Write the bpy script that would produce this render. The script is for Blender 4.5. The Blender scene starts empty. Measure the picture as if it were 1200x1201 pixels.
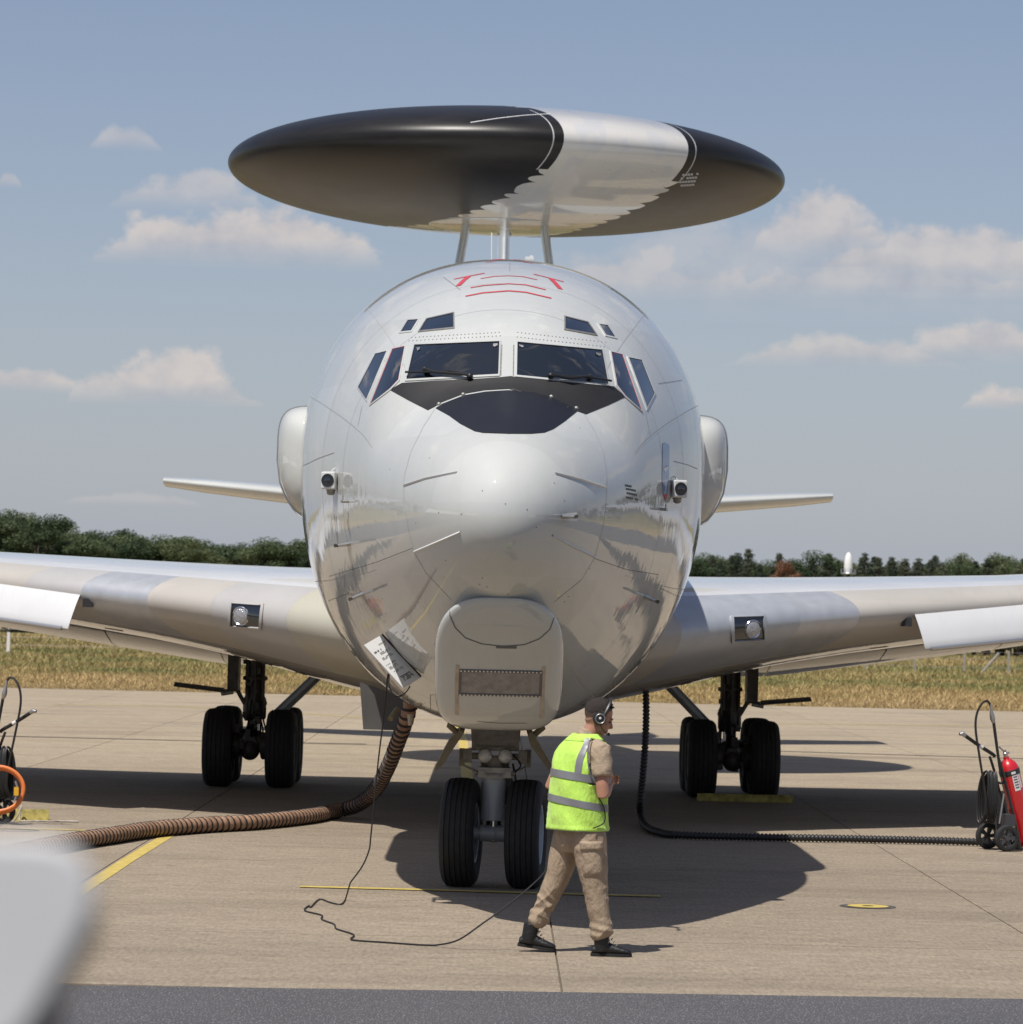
import bpy, bmesh, math, random
import numpy as np
from mathutils import Vector, Matrix, Quaternion
from mathutils.bvhtree import BVHTree

random.seed(7)
rng = np.random.default_rng(11)
scene = bpy.context.scene
COL = scene.collection

# ------------------------------------------------------------------ camera
FPX = 4050.0            # focal length in photograph pixels (photograph 1200 px wide)
CAM_H = 2.43
ROLL = 0.0236
NOSE_Y = 26.0           # distance from camera to the nose of the aircraft
_R = Vector((math.cos(ROLL), 0, math.sin(ROLL)))
_U = Vector((-math.sin(ROLL), 0, math.cos(ROLL)))
_F = Vector((0, 1, 0))
_v = _R * (-13.0) + _U * (-124.5) + _F * FPX
_q = _v.rotation_difference(Vector((0, 1, 0)))
CR, CU, CF = _q @ _R, _q @ _U, _q @ _F
cam_data = bpy.data.cameras.new('camera')
cam = bpy.data.objects.new('camera', cam_data)
COL.objects.link(cam)
cam.matrix_world = Matrix(((CR.x, CU.x, -CF.x, 0), (CR.y, CU.y, -CF.y, 0), (CR.z, CU.z, -CF.z, CAM_H), (0, 0, 0, 1)))
cam_data.sensor_width = 36
cam_data.sensor_fit = 'HORIZONTAL'
cam_data.lens = 36 * FPX / 1200
cam_data.clip_start = 0.2
cam_data.clip_end = 9000
cam_data.dof.use_dof = True
cam_data.dof.focus_distance = 28
cam_data.dof.aperture_fstop = 7.0
scene.camera = cam
CAMP = Vector((0, 0, CAM_H))

# ------------------------------------------------------------------ sun and sky
SHX, SHY = 0.285, 0.42                      # shadow displacement for each metre of height
sun_dir = Vector((-SHX, -SHY, 1)).normalized()
SUN_EL = math.asin(sun_dir.z)
SUN_AZ = math.atan2(sun_dir.x, sun_dir.y)
sl = bpy.data.lights.new('sun', 'SUN')
sl.energy = 5.0
sl.angle = math.radians(0.53)
sl.color = (1.0, 0.955, 0.89)
sun = bpy.data.objects.new('sun', sl)
COL.objects.link(sun)
sun.rotation_euler = sun_dir.to_track_quat('Z', 'Y').to_euler()
sun.location = (-20, -20, 60)

world = bpy.data.worlds.new('World')
scene.world = world
world.use_nodes = True
scene.view_settings.view_transform = 'Standard'
scene.view_settings.look = 'None'
scene.view_settings.gamma = 1
scene.view_settings.use_curve_mapping = False
scene.view_settings.exposure = 0.0
scene.cycles.max_bounces = 8
scene.cycles.glossy_bounces = 4
scene.cycles.transparent_max_bounces = 16
scene.cycles.caustics_reflective = False
scene.cycles.caustics_refractive = False
scene.cycles.sample_clamp_indirect = 6


class NT:
    """small helper round a node tree"""
    def __init__(self, tree):
        self.t = tree
        tree.nodes.clear()

    def n(self, typ, **kw):
        nd = self.t.nodes.new(typ)
        for k, v in kw.items():
            if k == 'ins':
                for i, val in v.items():
                    if isinstance(val, bpy.types.NodeSocket):
                        self.t.links.new(val, nd.inputs[i])
                    else:
                        nd.inputs[i].default_value = val
            else:
                setattr(nd, k, v)
        return nd

    def math(self, op, a, b=None, c=None, clamp=False):
        nd = self.n('ShaderNodeMath', operation=op)
        nd.use_clamp = clamp
        for i, val in enumerate((a, b, c)):
            if val is None:
                continue
            if isinstance(val, bpy.types.NodeSocket):
                self.t.links.new(val, nd.inputs[i])
            else:
                nd.inputs[i].default_value = val
        return nd.outputs[0]

    def mix(self, fac, a, b, blend='MIX'):
        nd = self.n('ShaderNodeMix', data_type='RGBA', blend_type=blend)
        for sock, val in ((nd.inputs[0], fac), (nd.inputs[6], a), (nd.inputs[7], b)):
            if isinstance(val, bpy.types.NodeSocket):
                self.t.links.new(val, sock)
            elif sock == nd.inputs[0]:
                sock.default_value = val
            else:
                sock.default_value = (val[0], val[1], val[2], 1)
        return nd.outputs[2]

    def ramp(self, fac, stops, interp='LINEAR'):
        nd = self.n('ShaderNodeValToRGB')
        nd.color_ramp.interpolation = interp
        e = nd.color_ramp.elements
        while len(e) < len(stops):
            e.new(0.5)
        for el, (p, c) in zip(e, stops):
            el.position = p
            el.color = (c, c, c, 1) if isinstance(c, (int, float)) else (c[0], c[1], c[2], 1)
        self.t.links.new(fac, nd.inputs[0])
        return nd.outputs[0]

    def noise(self, vec, scale, detail=4, rough=0.55, dim='3D', dist=0.0):
        nd = self.n('ShaderNodeTexNoise', noise_dimensions=dim)
        self.t.links.new(vec, nd.inputs['Vector'])
        nd.inputs['Scale'].default_value = scale
        nd.inputs['Detail'].default_value = detail
        nd.inputs['Roughness'].default_value = rough
        nd.inputs['Distortion'].default_value = dist
        return nd.outputs[0]

    def mapping(self, vec, scale=(1, 1, 1), loc=(0, 0, 0), rot=(0, 0, 0)):
        nd = self.n('ShaderNodeMapping')
        self.t.links.new(vec, nd.inputs[0])
        nd.inputs['Scale'].default_value = scale
        nd.inputs['Location'].default_value = loc
        nd.inputs['Rotation'].default_value = rot
        return nd.outputs[0]

    def link(self, a, b):
        self.t.links.new(a, b)


def build_world():
    w = NT(world.node_tree)
    out = w.n('ShaderNodeOutputWorld')
    bg = w.n('ShaderNodeBackground')
    bg.inputs[1].default_value = SKY_STRENGTH
    sky = w.n('ShaderNodeTexSky', sky_type='NISHITA')
    sky.sun_disc = False
    sky.sun_elevation = SUN_EL
    sky.sun_rotation = SUN_AZ
    sky.altitude = 100
    sky.air_density = 1.0
    sky.dust_density = .8
    sky.ozone_density = 3.0
    # summer haze: the photograph's sky is a soft grey blue down to the horizon
    tint = w.mix(1.0, sky.outputs[0], SKY_TINT, 'MULTIPLY')
    tc = w.n('ShaderNodeTexCoord')
    sep = w.n('ShaderNodeSeparateXYZ')
    w.link(tc.outputs['Generated'], sep.inputs[0])
    x, y, z = sep.outputs
    hz = w.math('POWER', 2.718, w.math('MULTIPLY', w.math('MAXIMUM', z, 0.0), -1 / .085))
    tint = w.mix(w.math('MULTIPLY', hz, .92), tint, SKY_HAZE)
    u = w.math('ARCTAN2', x, y)
    v = z
    cmb = w.n('ShaderNodeCombineXYZ')
    w.link(u, cmb.inputs[0]); w.link(v, cmb.inputs[1])
    uv = cmb.outputs[0]
    # cumulus banks ahead, each with a flat base: (centre px, base py, half width, height, opacity)
    banks = [(275, 305, 178, 72, .80), (330, 300, 110, 60, .85), (212, 244, 92, 46, .50), (137, 179, 42, 28, .42), (186, 468, 112, 54, .82), (215, 467, 70, 62, .8),
             (25, 458, 66, 28, .75), (760, 350, 165, 60, .55), (958, 305, 92, 92, .72), (1090, 338, 190, 76, .70), (1030, 352, 240, 52, .55),
             (985, 428, 140, 36, .60), (1140, 422, 96, 54, .72), (1168, 479, 48, 27, .80), (464, 354, 26, 20, .6), (160, 592, 84, 16, .25), (2, 225, 14, 16, .4), (900, 362, 360, 120, .30)]
    lump = w.math('MULTIPLY_ADD', w.noise(w.mapping(uv, (1, 1.25, 1), (1.3, .4, 0)), 66, 7, .58), 2.3, -1.15)
    lump2 = w.math('MULTIPLY_ADD', w.noise(w.mapping(uv, (1, 1.25, 1), (1.3 + .004, .4 - .006, 0)), 66, 4, .55), 2.3, -1.15)
    D = E = None
    for (px, py, rx, ry, op) in banks:
        cu, cv = (px - 587) / FPX, (725 + (px - 587) * .0236 - py) / FPX
        mp = w.n('ShaderNodeVectorMath', operation='MULTIPLY_ADD')
        w.link(uv, mp.inputs[0])
        mp.inputs[1].default_value = (FPX / rx, FPX / ry, 0)
        mp.inputs[2].default_value = (-cu * FPX / rx, -cv * FPX / ry, 0)
        sp = w.n('ShaderNodeSeparateXYZ')
        w.link(mp.outputs[0], sp.inputs[0])
        du, h = sp.outputs[0], sp.outputs[1]
        e = w.math('SUBTRACT', w.math('MULTIPLY_ADD', w.math('POWER', w.math('ABSOLUTE', du), 2.8), -1.0, .90), h)
        e = w.math('ADD', e, w.math('MULTIPLY', lump, .72))
        xi = w.math('MINIMUM', w.math('MULTIPLY', e, 3.4), w.math('MULTIPLY_ADD', h, 2.0, .35))
        di = w.math('MULTIPLY', w.math('MINIMUM', w.math('MAXIMUM', xi, 0.0), 1.0), op)
        ei = w.math('MULTIPLY', e, w.math('GREATER_THAN', h, -.12))
        D = di if D is None else w.math('MAXIMUM', D, di)
        E = ei if E is None else w.math('MAXIMUM', E, ei)
    lit = w.math('MULTIPLY_ADD', w.math('SUBTRACT', lump, lump2), 1.1, w.math('MULTIPLY_ADD', E, -.62, .92), clamp=True)
    w.link(w.mix(D, tint, w.mix(lit, CLOUD_SHADE, CLOUD_LIT)), bg.inputs[0])
    # the same kind of clouds, more coarsely drawn, over the rest of the sky
    gen = w.noise(w.mapping(uv, (1, 1.6, 1), (5.3, 9.1, 0)), 6.0, 4, .6)
    gf = w.n('ShaderNodeMapRange', interpolation_type='SMOOTHSTEP')
    w.link(gen, gf.inputs[0])
    gf.inputs[1].default_value = .54; gf.inputs[2].default_value = .70
    bg2 = w.n('ShaderNodeBackground')
    bg2.inputs[1].default_value = SKY_STRENGTH
    mid = tuple((p_ + q_) / 2 for p_, q_ in zip(CLOUD_LIT, CLOUD_SHADE))
    w.link(w.mix(w.math('MULTIPLY', gf.outputs[0], CLOUD_OPACITY), tint, mid), bg2.inputs[0])
    ahead = w.math('GREATER_THAN', y, .972)
    mxs = w.n('ShaderNodeMixShader')
    w.link(ahead, mxs.inputs[0]); w.link(bg2.outputs[0], mxs.inputs[1]); w.link(bg.outputs[0], mxs.inputs[2])
    w.link(mxs.outputs[0], out.inputs[0])


SKY_STRENGTH = .085
SKY_HAZE = (4.25, 4.9, 6.0)
SKY_TINT = (1.25, 1.08, 1.06)
CLOUD_OPACITY = .85
CLOUD_LIT = (7.9, 7.2, 6.8)
CLOUD_SHADE = (5.5, 5.45, 5.9)
build_world()


# ------------------------------------------------------------------ measuring helpers
def ray(px, py):
    d = CF * FPX + CR * (px - 600.0) - CU * (py - 600.5)
    return d / d.y                                   # one metre of depth


def P(px, py, depth):                                # point seen at that place of the photograph, at a depth
    return CAMP + ray(px, py) * depth


def G(px, py, z=0.0):                                # point of the ground seen there
    d = ray(px, py)
    return CAMP + d * ((z - CAM_H) / d.z)


# ------------------------------------------------------------------ mesh helpers
class MB:
    def __init__(self):
        self.v, self.f = [], []

    def add(self, verts, faces):
        o = len(self.v)
        self.v += [tuple(p) for p in verts]
        self.f += [tuple(i + o for i in f) for f in faces]
        return self

    def box(self, c, size, rot=None, taper=1.0):
        sx, sy, sz = size[0] / 2, size[1] / 2, size[2] / 2
        vs = [Vector((x * sx * (taper if z > 0 else 1), y * sy * (taper if z > 0 else 1), z * sz)) for z in (-1, 1) for y in (-1, 1) for x in (-1, 1)]
        if rot is not None:
            vs = [rot @ p for p in vs]
        c = Vector(c)
        return self.add([p + c for p in vs], [(0, 2, 3, 1), (4, 5, 7, 6), (0, 1, 5, 4), (2, 6, 7, 3), (0, 4, 6, 2), (1, 3, 7, 5)])

    def rings(self, rings, close=True, caps=True):
        n = len(rings[0])
        vs = [p for r in rings for p in r]
        fs = []
        for i in range(len(rings) - 1):
            for j in range(n if close else n - 1):
                k = (j + 1) % n
                fs.append((i * n + j, i * n + k, (i + 1) * n + k, (i + 1) * n + j))
        if caps:
            fs.append(tuple(range(n - 1, -1, -1)))
            fs.append(tuple((len(rings) - 1) * n + j for j in range(n)))
        return self.add(vs, fs)

    def tube(self, pts, rad, seg=8, caps=True, flat=None):
        pts = [Vector(p) for p in pts]
        if not hasattr(rad, '__len__'):
            rad = [rad] * len(pts)
        rings = []
        prev = None
        for i, p in enumerate(pts):
            a = pts[max(i - 1, 0)]
            b = pts[min(i + 1, len(pts) - 1)]
            t = (b - a)
            t = t.normalized() if t.length > 1e-9 else Vector((0, 0, 1))
            if prev is None:
                ref = Vector((0, 0, 1)) if abs(t.z) < .9 else Vector((0, 1, 0))
                n = (ref - t * ref.dot(t)).normalized()
            else:
                n = (prev - t * prev.dot(t))
                n = n.normalized() if n.length > 1e-6 else prev
            prev = n
            bn = t.cross(n)
            fl = 1.0 if flat is None else flat
            rings.append([p + n * (rad[i] * math.cos(a2)) + bn * (rad[i] * fl * math.sin(a2)) for a2 in [2 * math.pi * k / seg for k in range(seg)]])
        return self.rings(rings, True, caps)

    def lathe(self, prof, c, axis='Z', seg=32, rot=None, caps=False):
        """prof: list of (radius, height along axis)"""
        rings = []
        c = Vector(c)
        for r, h in prof:
            ring = []
            for k in range(seg):
                a = 2 * math.pi * k / seg
                p = Vector((r * math.cos(a), r * math.sin(a), h))
                if axis == 'X':
                    p = Vector((h, r * math.cos(a), r * math.sin(a)))
                elif axis == 'Y':
                    p = Vector((r * math.sin(a), h, r * math.cos(a)))
                if rot is not None:
                    p = rot @ p
                ring.append(c + p)
            rings.append(ring)
        return self.rings(rings, True, caps)

    def ball(self, c, r, seg=16, rg=10, rot=None):
        if not hasattr(r, '__len__'):
            r = (r, r, r)
        c = Vector(c)
        rings = []
        for i in range(rg + 1):
            th = math.pi * i / rg
            th = min(max(th, .02), math.pi - .02)
            ring = []
            for k in range(seg):
                a = 2 * math.pi * k / seg
                p = Vector((r[0] * math.sin(th) * math.cos(a), r[1] * math.sin(th) * math.sin(a), r[2] * math.cos(th)))
                if rot is not None:
                    p = rot @ p
                ring.append(c + p)
            rings.append(ring)
        return self.rings(rings, True, True)

    def prism(self, poly, vec):
        """extrude a planar polygon (list of 3D points) by vec"""
        n = len(poly)
        vec = Vector(vec)
        a = [Vector(p) for p in poly]
        b = [p + vec for p in a]
        fs = [tuple(range(n - 1, -1, -1)), tuple(range(n, 2 * n))]
        for j in range(n):
            k = (j + 1) % n
            fs.append((j, k, n + k, n + j))
        return self.add(a + b, fs)

    def build(self, name, mat, parent=None, angle=35, smooth=True, fix=True, at=None):
        me = bpy.data.meshes.new(name)
        vs = self.v
        if at is not None:
            vs = [(p[0] - at[0], p[1] - at[1], p[2] - at[2]) for p in vs]
        me.from_pydata([tuple(p) for p in vs], [], self.f)
        if fix:
            bm = bmesh.new()
            bm.from_mesh(me)
            bmesh.ops.recalc_face_normals(bm, faces=bm.faces)
            bm.to_mesh(me)
            bm.free()
        if smooth:
            me.polygons.foreach_set('use_smooth', [True] * len(me.polygons))
            me.set_sharp_from_angle(angle=math.radians(angle))
        return link(name, me, mat, parent, at)


def link(name, me, mat, parent=None, at=None):
    o = bpy.data.objects.new(name, me)
    COL.objects.link(o)
    if mat is not None:
        me.materials.append(mat)
    if parent is not None:
        o.parent = parent
    if at is not None:
        o.location = at
    return o


def empty(name, loc=(0, 0, 0)):
    o = bpy.data.objects.new(name, None)
    COL.objects.link(o)
    o.location = loc
    o.empty_display_size = .3
    return o


def tag(o, label=None, cat=None, group=None, kind=None):
    if label: o['label'] = label
    if cat: o['category'] = cat
    if group: o['group'] = group
    if kind: o['kind'] = kind
    return o


def smooth_path(pts, n=8):
    """Catmull-Rom through the points"""
    pts = [Vector(p) for p in pts]
    out = []
    for i in range(len(pts) - 1):
        p0 = pts[max(i - 1, 0)]; p1 = pts[i]; p2 = pts[i + 1]; p3 = pts[min(i + 2, len(pts) - 1)]
        for k in range(n):
            t = k / n
            out.append(.5 * ((2 * p1) + (p2 - p0) * t + (2 * p0 - 5 * p1 + 4 * p2 - p3) * t * t + (3 * p1 - p0 - 3 * p2 + p3) * t ** 3))
    out.append(pts[-1])
    return out


def resample(pts, step):
    pts = [Vector(p) for p in pts]
    d = [0]
    for a, b in zip(pts, pts[1:]):
        d.append(d[-1] + (b - a).length)
    n = max(2, int(d[-1] / step))
    arr = np.array([tuple(p) for p in pts])
    t = np.linspace(0, d[-1], n)
    return [Vector((np.interp(x, d, arr[:, 0]), np.interp(x, d, arr[:, 1]), np.interp(x, d, arr[:, 2]))) for x in t]


def pchip(xs, ys, x):
    xs = np.array(xs, float); ys = np.array(ys, float)
    h = np.diff(xs); dl = np.diff(ys) / h
    m = np.zeros_like(ys)
    for i in range(1, len(xs) - 1):
        if dl[i - 1] * dl[i] > 0:
            w1 = 2 * h[i] + h[i - 1]; w2 = h[i] + 2 * h[i - 1]
            m[i] = (w1 + w2) / (w1 / dl[i - 1] + w2 / dl[i])
    m[0] = dl[0]; m[-1] = dl[-1]
    x = np.clip(x, xs[0], xs[-1])
    i = np.clip(np.searchsorted(xs, x) - 1, 0, len(xs) - 2)
    t = (x - xs[i]) / h[i]
    return ((1 + 2 * t) * (1 - t) ** 2) * ys[i] + t * (1 - t) ** 2 * h[i] * m[i] + t * t * (3 - 2 * t) * ys[i + 1] + t * t * (t - 1) * h[i] * m[i + 1]


# ------------------------------------------------------------------ materials
def mat(name, col, rough=.5, metal=0.0, coat=0.0, coat_rough=.05, var=0.0, vscale=3.0, bump=0.0, bscale=30.0, col2=None, spec=.5,
        emit=None, stretch=(1, 1, 1), sheen=0.0, rough_var=0.0):
    m = bpy.data.materials.new(name)
    m.use_nodes = True
    t = NT(m.node_tree)
    out = t.n('ShaderNodeOutputMaterial')
    b = t.n('ShaderNodeBsdfPrincipled')
    t.link(b.outputs[0], out.inputs[0])
    b.inputs['Roughness'].default_value = rough
    b.inputs['Metallic'].default_value = metal
    b.inputs['Coat Weight'].default_value = coat
    b.inputs['Coat Roughness'].default_value = coat_rough
    b.inputs['Specular IOR Level'].default_value = spec
    if sheen:
        b.inputs['Sheen Weight'].default_value = sheen
    tc = t.n('ShaderNodeTexCoord')
    vec = t.mapping(tc.outputs['Object'], stretch)
    if var or col2:
        nz = t.noise(vec, vscale, 6, .6)
        f = t.ramp(nz, [(.3, 0.0), (.7, 1.0)])
        a = tuple(c * (1 - var) for c in col)
        c2 = tuple(min(1, c * (1 + var)) for c in (col2 or col))
        t.link(t.mix(f, a, c2), b.inputs['Base Color'])
        if rough_var:
            rr = t.math('ADD', rough, t.math('MULTIPLY', t.math('SUBTRACT', nz, .5), rough_var), clamp=True)
            t.link(rr, b.inputs['Roughness'])
    else:
        b.inputs['Base Color'].default_value = (*col, 1)
    if bump:
        nb = t.noise(vec, bscale, 5, .6)
        bp = t.n('ShaderNodeBump')
        bp.inputs['Strength'].default_value = bump
        bp.inputs['Distance'].default_value = .02
        t.link(nb, bp.inputs['Height'])
        t.link(bp.outputs[0], b.inputs['Normal'])
    if emit:
        b.inputs['Emission Color'].default_value = (*emit[0], 1)
        b.inputs['Emission Strength'].default_value = emit[1]
    return m


def mat_ground(name, cols, scale_x=1.0):
    """concrete with brushed streaks, grain, stains and a tone of its own for each slab"""
    m = bpy.data.materials.new(name)
    m.use_nodes = True
    t = NT(m.node_tree)
    out = t.n('ShaderNodeOutputMaterial')
    b = t.n('ShaderNodeBsdfPrincipled')
    t.link(b.outputs[0], out.inputs[0])
    geo = t.n('ShaderNodeNewGeometry')
    pos = geo.outputs['Position']
    big = t.noise(t.mapping(pos, (.10, .35, 1)), 1.0, 5, .6)
    streak = t.noise(t.mapping(pos, (.55, 7, 1)), 1.0, 5, .65)
    grain = t.noise(t.mapping(pos, (32, 6.5, 1)), 1.0, 4, .75)
    blot = t.noise(t.mapping(pos, (.8, 1.4, 1)), .9, 6, .7, dist=.6)
    info = t.n('ShaderNodeObjectInfo')
    c = t.mix(t.ramp(big, [(.3, 0.0), (.7, 1.0)]), cols[0], cols[1])
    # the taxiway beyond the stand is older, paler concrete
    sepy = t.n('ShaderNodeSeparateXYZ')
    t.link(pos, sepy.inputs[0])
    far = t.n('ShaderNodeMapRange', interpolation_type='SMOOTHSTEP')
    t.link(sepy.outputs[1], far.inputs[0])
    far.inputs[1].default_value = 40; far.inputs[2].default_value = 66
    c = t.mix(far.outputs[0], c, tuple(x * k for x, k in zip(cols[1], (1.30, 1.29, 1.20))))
    mott = t.noise(t.mapping(pos, (1.3, 2.0, 1)), 2.6, 6, .75)
    c = t.mix(t.math('MULTIPLY', t.ramp(mott, [(.42, 0.0), (.66, 1.0)]), .55), c, tuple(x * .70 for x in cols[2]))
    pale = t.noise(t.mapping(pos, (.9, 4.5, 1), (3, 7, 0)), 2.0, 6, .75)
    c = t.mix(t.math('MULTIPLY', t.ramp(pale, [(.50, 0.0), (.74, 1.0)]), .35), c, tuple(x * 1.35 for x in cols[1]))
    smear = t.noise(t.mapping(pos, (.22, .8, 1), (9, 2, 0)), 1.0, 5, .6)
    c = t.mix(t.math('MULTIPLY', t.ramp(smear, [(.50, 0.0), (.68, 1.0)]), .55), c, tuple(x * .58 for x in cols[0]))
    c = t.mix(t.math('MULTIPLY', t.ramp(streak, [(.35, 0.0), (.75, 1.0)]), .55), c, cols[2])
    c = t.mix(t.math('MULTIPLY', t.ramp(blot, [(.55, 0.0), (.75, 1.0)]), .35), c, tuple(x * .62 for x in cols[0]))
    g = t.math('ADD', .36, t.math('MULTIPLY', grain, 1.28))
    cc = t.n('ShaderNodeCombineColor')
    for i in range(3):
        t.link(g, cc.inputs[i])
    c = t.mix(1.0, c, cc.outputs[0], 'MULTIPLY')
    rnd = t.math('ADD', .95, t.math('MULTIPLY', info.outputs['Random'], .09))
    c2 = t.n('ShaderNodeCombineColor')
    for i in range(3):
        t.link(rnd, c2.inputs[i])
    c = t.mix(1.0, c, c2.outputs[0], 'MULTIPLY')
    # scattered tyre rubber and oil spots
    spot = t.n('ShaderNodeTexVoronoi')
    t.link(t.mapping(pos, (.9, .9, .9)), spot.inputs['Vector'])
    spot.inputs['Scale'].default_value = 1.6
    sp = t.ramp(spot.outputs['Distance'], [(.03, 1.0), (.09, 0.0)])
    c = t.mix(t.math('MULTIPLY', sp, .5), c, tuple(x * .35 for x in cols[0]))
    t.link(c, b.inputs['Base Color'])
    b.inputs['Roughness'].default_value = .85
    b.inputs['Specular IOR Level'].default_value = .3
    bp = t.n('ShaderNodeBump')
    bp.inputs['Strength'].default_value = .5
    bp.inputs['Distance'].default_value = .006
    t.link(t.noise(pos, 38, 5, .7), bp.inputs['Height'])
    t.link(bp.outputs[0], b.inputs['Normal'])
    return m


def mat_asphalt():
    m = bpy.data.materials.new('asphalt')
    m.use_nodes = True
    t = NT(m.node_tree)
    out = t.n('ShaderNodeOutputMaterial')
    b = t.n('ShaderNodeBsdfPrincipled')
    t.link(b.outputs[0], out.inputs[0])
    pos = t.n('ShaderNodeNewGeometry').outputs['Position']
    vor = t.n('ShaderNodeTexVoronoi')
    t.link(t.mapping(pos, (1, .28, 1)), vor.inputs['Vector'])
    vor.inputs['Scale'].default_value = 75
    chips = t.ramp(t.math('MULTIPLY', vor.outputs['Distance'], 1.0), [(.12, 1.0), (.5, 0.0)])
    pick = t.noise(t.mapping(pos, (1, .3, 1)), 55, 2, .5)
    c = t.mix(t.math('MULTIPLY', chips, t.ramp(pick, [(.36, 0.0), (.6, 1.0)])), (.052, .050, .052), (.24, .235, .23))
    c = t.mix(t.math('MULTIPLY', t.noise(pos, .5, 5, .6), .5), c, (.13, .125, .125))
    t.link(c, b.inputs['Base Color'])
    b.inputs['Roughness'].default_value = .8
    bp = t.n('ShaderNodeBump')
    bp.inputs['Strength'].default_value = .7
    bp.inputs['Distance'].default_value = .008
    t.link(vor.outputs['Distance'], bp.inputs['Height'])
    t.link(bp.outputs[0], b.inputs['Normal'])
    return m


def mat_grass(name, island=True):
    m = bpy.data.materials.new(name)
    m.use_nodes = True
    t = NT(m.node_tree)
    out = t.n('ShaderNodeOutputMaterial')
    b = t.n('ShaderNodeBsdfPrincipled')
    t.link(b.outputs[0], out.inputs[0])
    geo = t.n('ShaderNodeNewGeometry')
    pos = geo.outputs['Position']
    n1 = t.noise(t.mapping(pos, (.10, .06, 0)), 1.0, 5, .62)
    n2 = t.noise(t.mapping(pos, (.9, .35, 0)), 1.0, 6, .7)
    s = t.math('ADD', t.math('MULTIPLY', n1, .65), t.math('MULTIPLY', n2, .35))
    # the strip along the concrete is dry and pale, further back it is greener
    sep = t.n('ShaderNodeSeparateXYZ')
    t.link(pos, sep.inputs[0])
    back = t.n('ShaderNodeMapRange', interpolation_type='SMOOTHSTEP')
    t.link(sep.outputs[1], back.inputs[0])
    back.inputs[1].default_value = 104; back.inputs[2].default_value = 150
    back.inputs[3].default_value = -.09; back.inputs[4].default_value = .035
    s = t.math('ADD', s, back.outputs[0])
    c = t.ramp(s, [(.34, (.46, .34, .17)), (.46, (.38, .285, .13)), (.56, (.26, .235, .095)), (.70, (.12, .145, .05))])
    if island:
        r = t.math('ADD', .45, t.math('MULTIPLY', geo.outputs['Random Per Island'], 1.05))
    else:
        r = t.math('ADD', .35, t.math('MULTIPLY', t.noise(pos, 2.5, 6, .75), .8))
    cc = t.n('ShaderNodeCombineColor')
    for i in range(3):
        t.link(r, cc.inputs[i])
    t.link(t.mix(1.0, c, cc.outputs[0], 'MULTIPLY'), b.inputs['Base Color'])
    b.inputs['Roughness'].default_value = .8
    b.inputs['Specular IOR Level'].default_value = .2
    return m


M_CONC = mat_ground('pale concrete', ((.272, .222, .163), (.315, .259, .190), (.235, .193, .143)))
M_JOINT = mat('joint sealant', (.15, .125, .10), .9, var=.2)
M_ASPH = mat_asphalt()
M_GRASSGROUND = mat_grass('dry grass ground', False)
M_BLADES = mat_grass('dry grass blades', True)
M_YELLOW = mat('worn yellow road paint', (.54, .40, .06), .75, var=.25, vscale=9, col2=(.46, .36, .12))
M_WHITEPAINT = mat('worn white road paint', (.52, .46, .37), .75, var=.12, vscale=9)
M_DARKPATCH = mat('dark sealing compound', (.07, .065, .06), .85, var=.25, vscale=6)


# ------------------------------------------------------------------ ground
def sheet(name, x0, x1, y0, y1, z, m, parent=None, nx=1, ny=1):
    b = MB()
    vs = [(x0 + (x1 - x0) * i / nx, y0 + (y1 - y0) * j / ny, z) for j in range(ny + 1) for i in range(nx + 1)]
    fs = [(j * (nx + 1) + i, j * (nx + 1) + i + 1, (j + 1) * (nx + 1) + i + 1, (j + 1) * (nx + 1) + i) for j in range(ny) for i in range(nx)]
    b.add(vs, fs)
    return b.build(name, m, parent, smooth=False, fix=False)


YA, YG = 22.45, 103.6          # edge of the asphalt, edge of the grass
tag(sheet('ground', -3000, 3000, -2500, 6000, -.06, M_GRASSGROUND), kind='structure', label='flat dry grassland of the airfield')
XJ = [-22.5, -18.6, -14.7, -10.9, -7.12, -3.66, .46, 4.25, 8.05, 11.9, 15.7, 19.6, 23.5]
ROW = 7.68
YJ = [YA] + [26.3 + ROW * k for k in range(0, 10)] + [YG]
apron = MB()
apron.box((0, (YA + YG) / 2, -.035), (XJ[-1] - XJ[0], YG - YA, .03))
apron = apron.build('apron', M_JOINT, smooth=False)
tag(apron, kind='structure', label='pale concrete apron of large slabs with dark joints')
slab_mesh = {}
for j in range(len(YJ) - 1):
    for i in range(len(XJ) - 1):
        wx, wy = XJ[i + 1] - XJ[i], YJ[j + 1] - YJ[j]
        gx, gy = .011, (.10 if j in (5, 6) else .02)
        key = (round(wx, 3), round(wy, 3), gy)
        cx, cy = (XJ[i] + XJ[i + 1]) / 2, (YJ[j] + YJ[j + 1]) / 2
        if key not in slab_mesh:
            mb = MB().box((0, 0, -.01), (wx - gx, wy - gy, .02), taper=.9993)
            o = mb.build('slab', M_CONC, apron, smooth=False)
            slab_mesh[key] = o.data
        else:
            o = link('slab', slab_mesh[key], None, apron)
        o.location = (cx, cy, 0)
for nm, x0, x1 in (('added_dark_ground_west', -400, XJ[0]), ('added_dark_ground_east', XJ[-1], 400)):  # unseen dark ground, added to cut bounce on the belly and darken flank reflections
    tag(sheet(nm, x0, x1, YA, YG, -.003, M_ASPH), kind='structure', label='dark ground added out of view to darken the belly and flank reflections')
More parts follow.
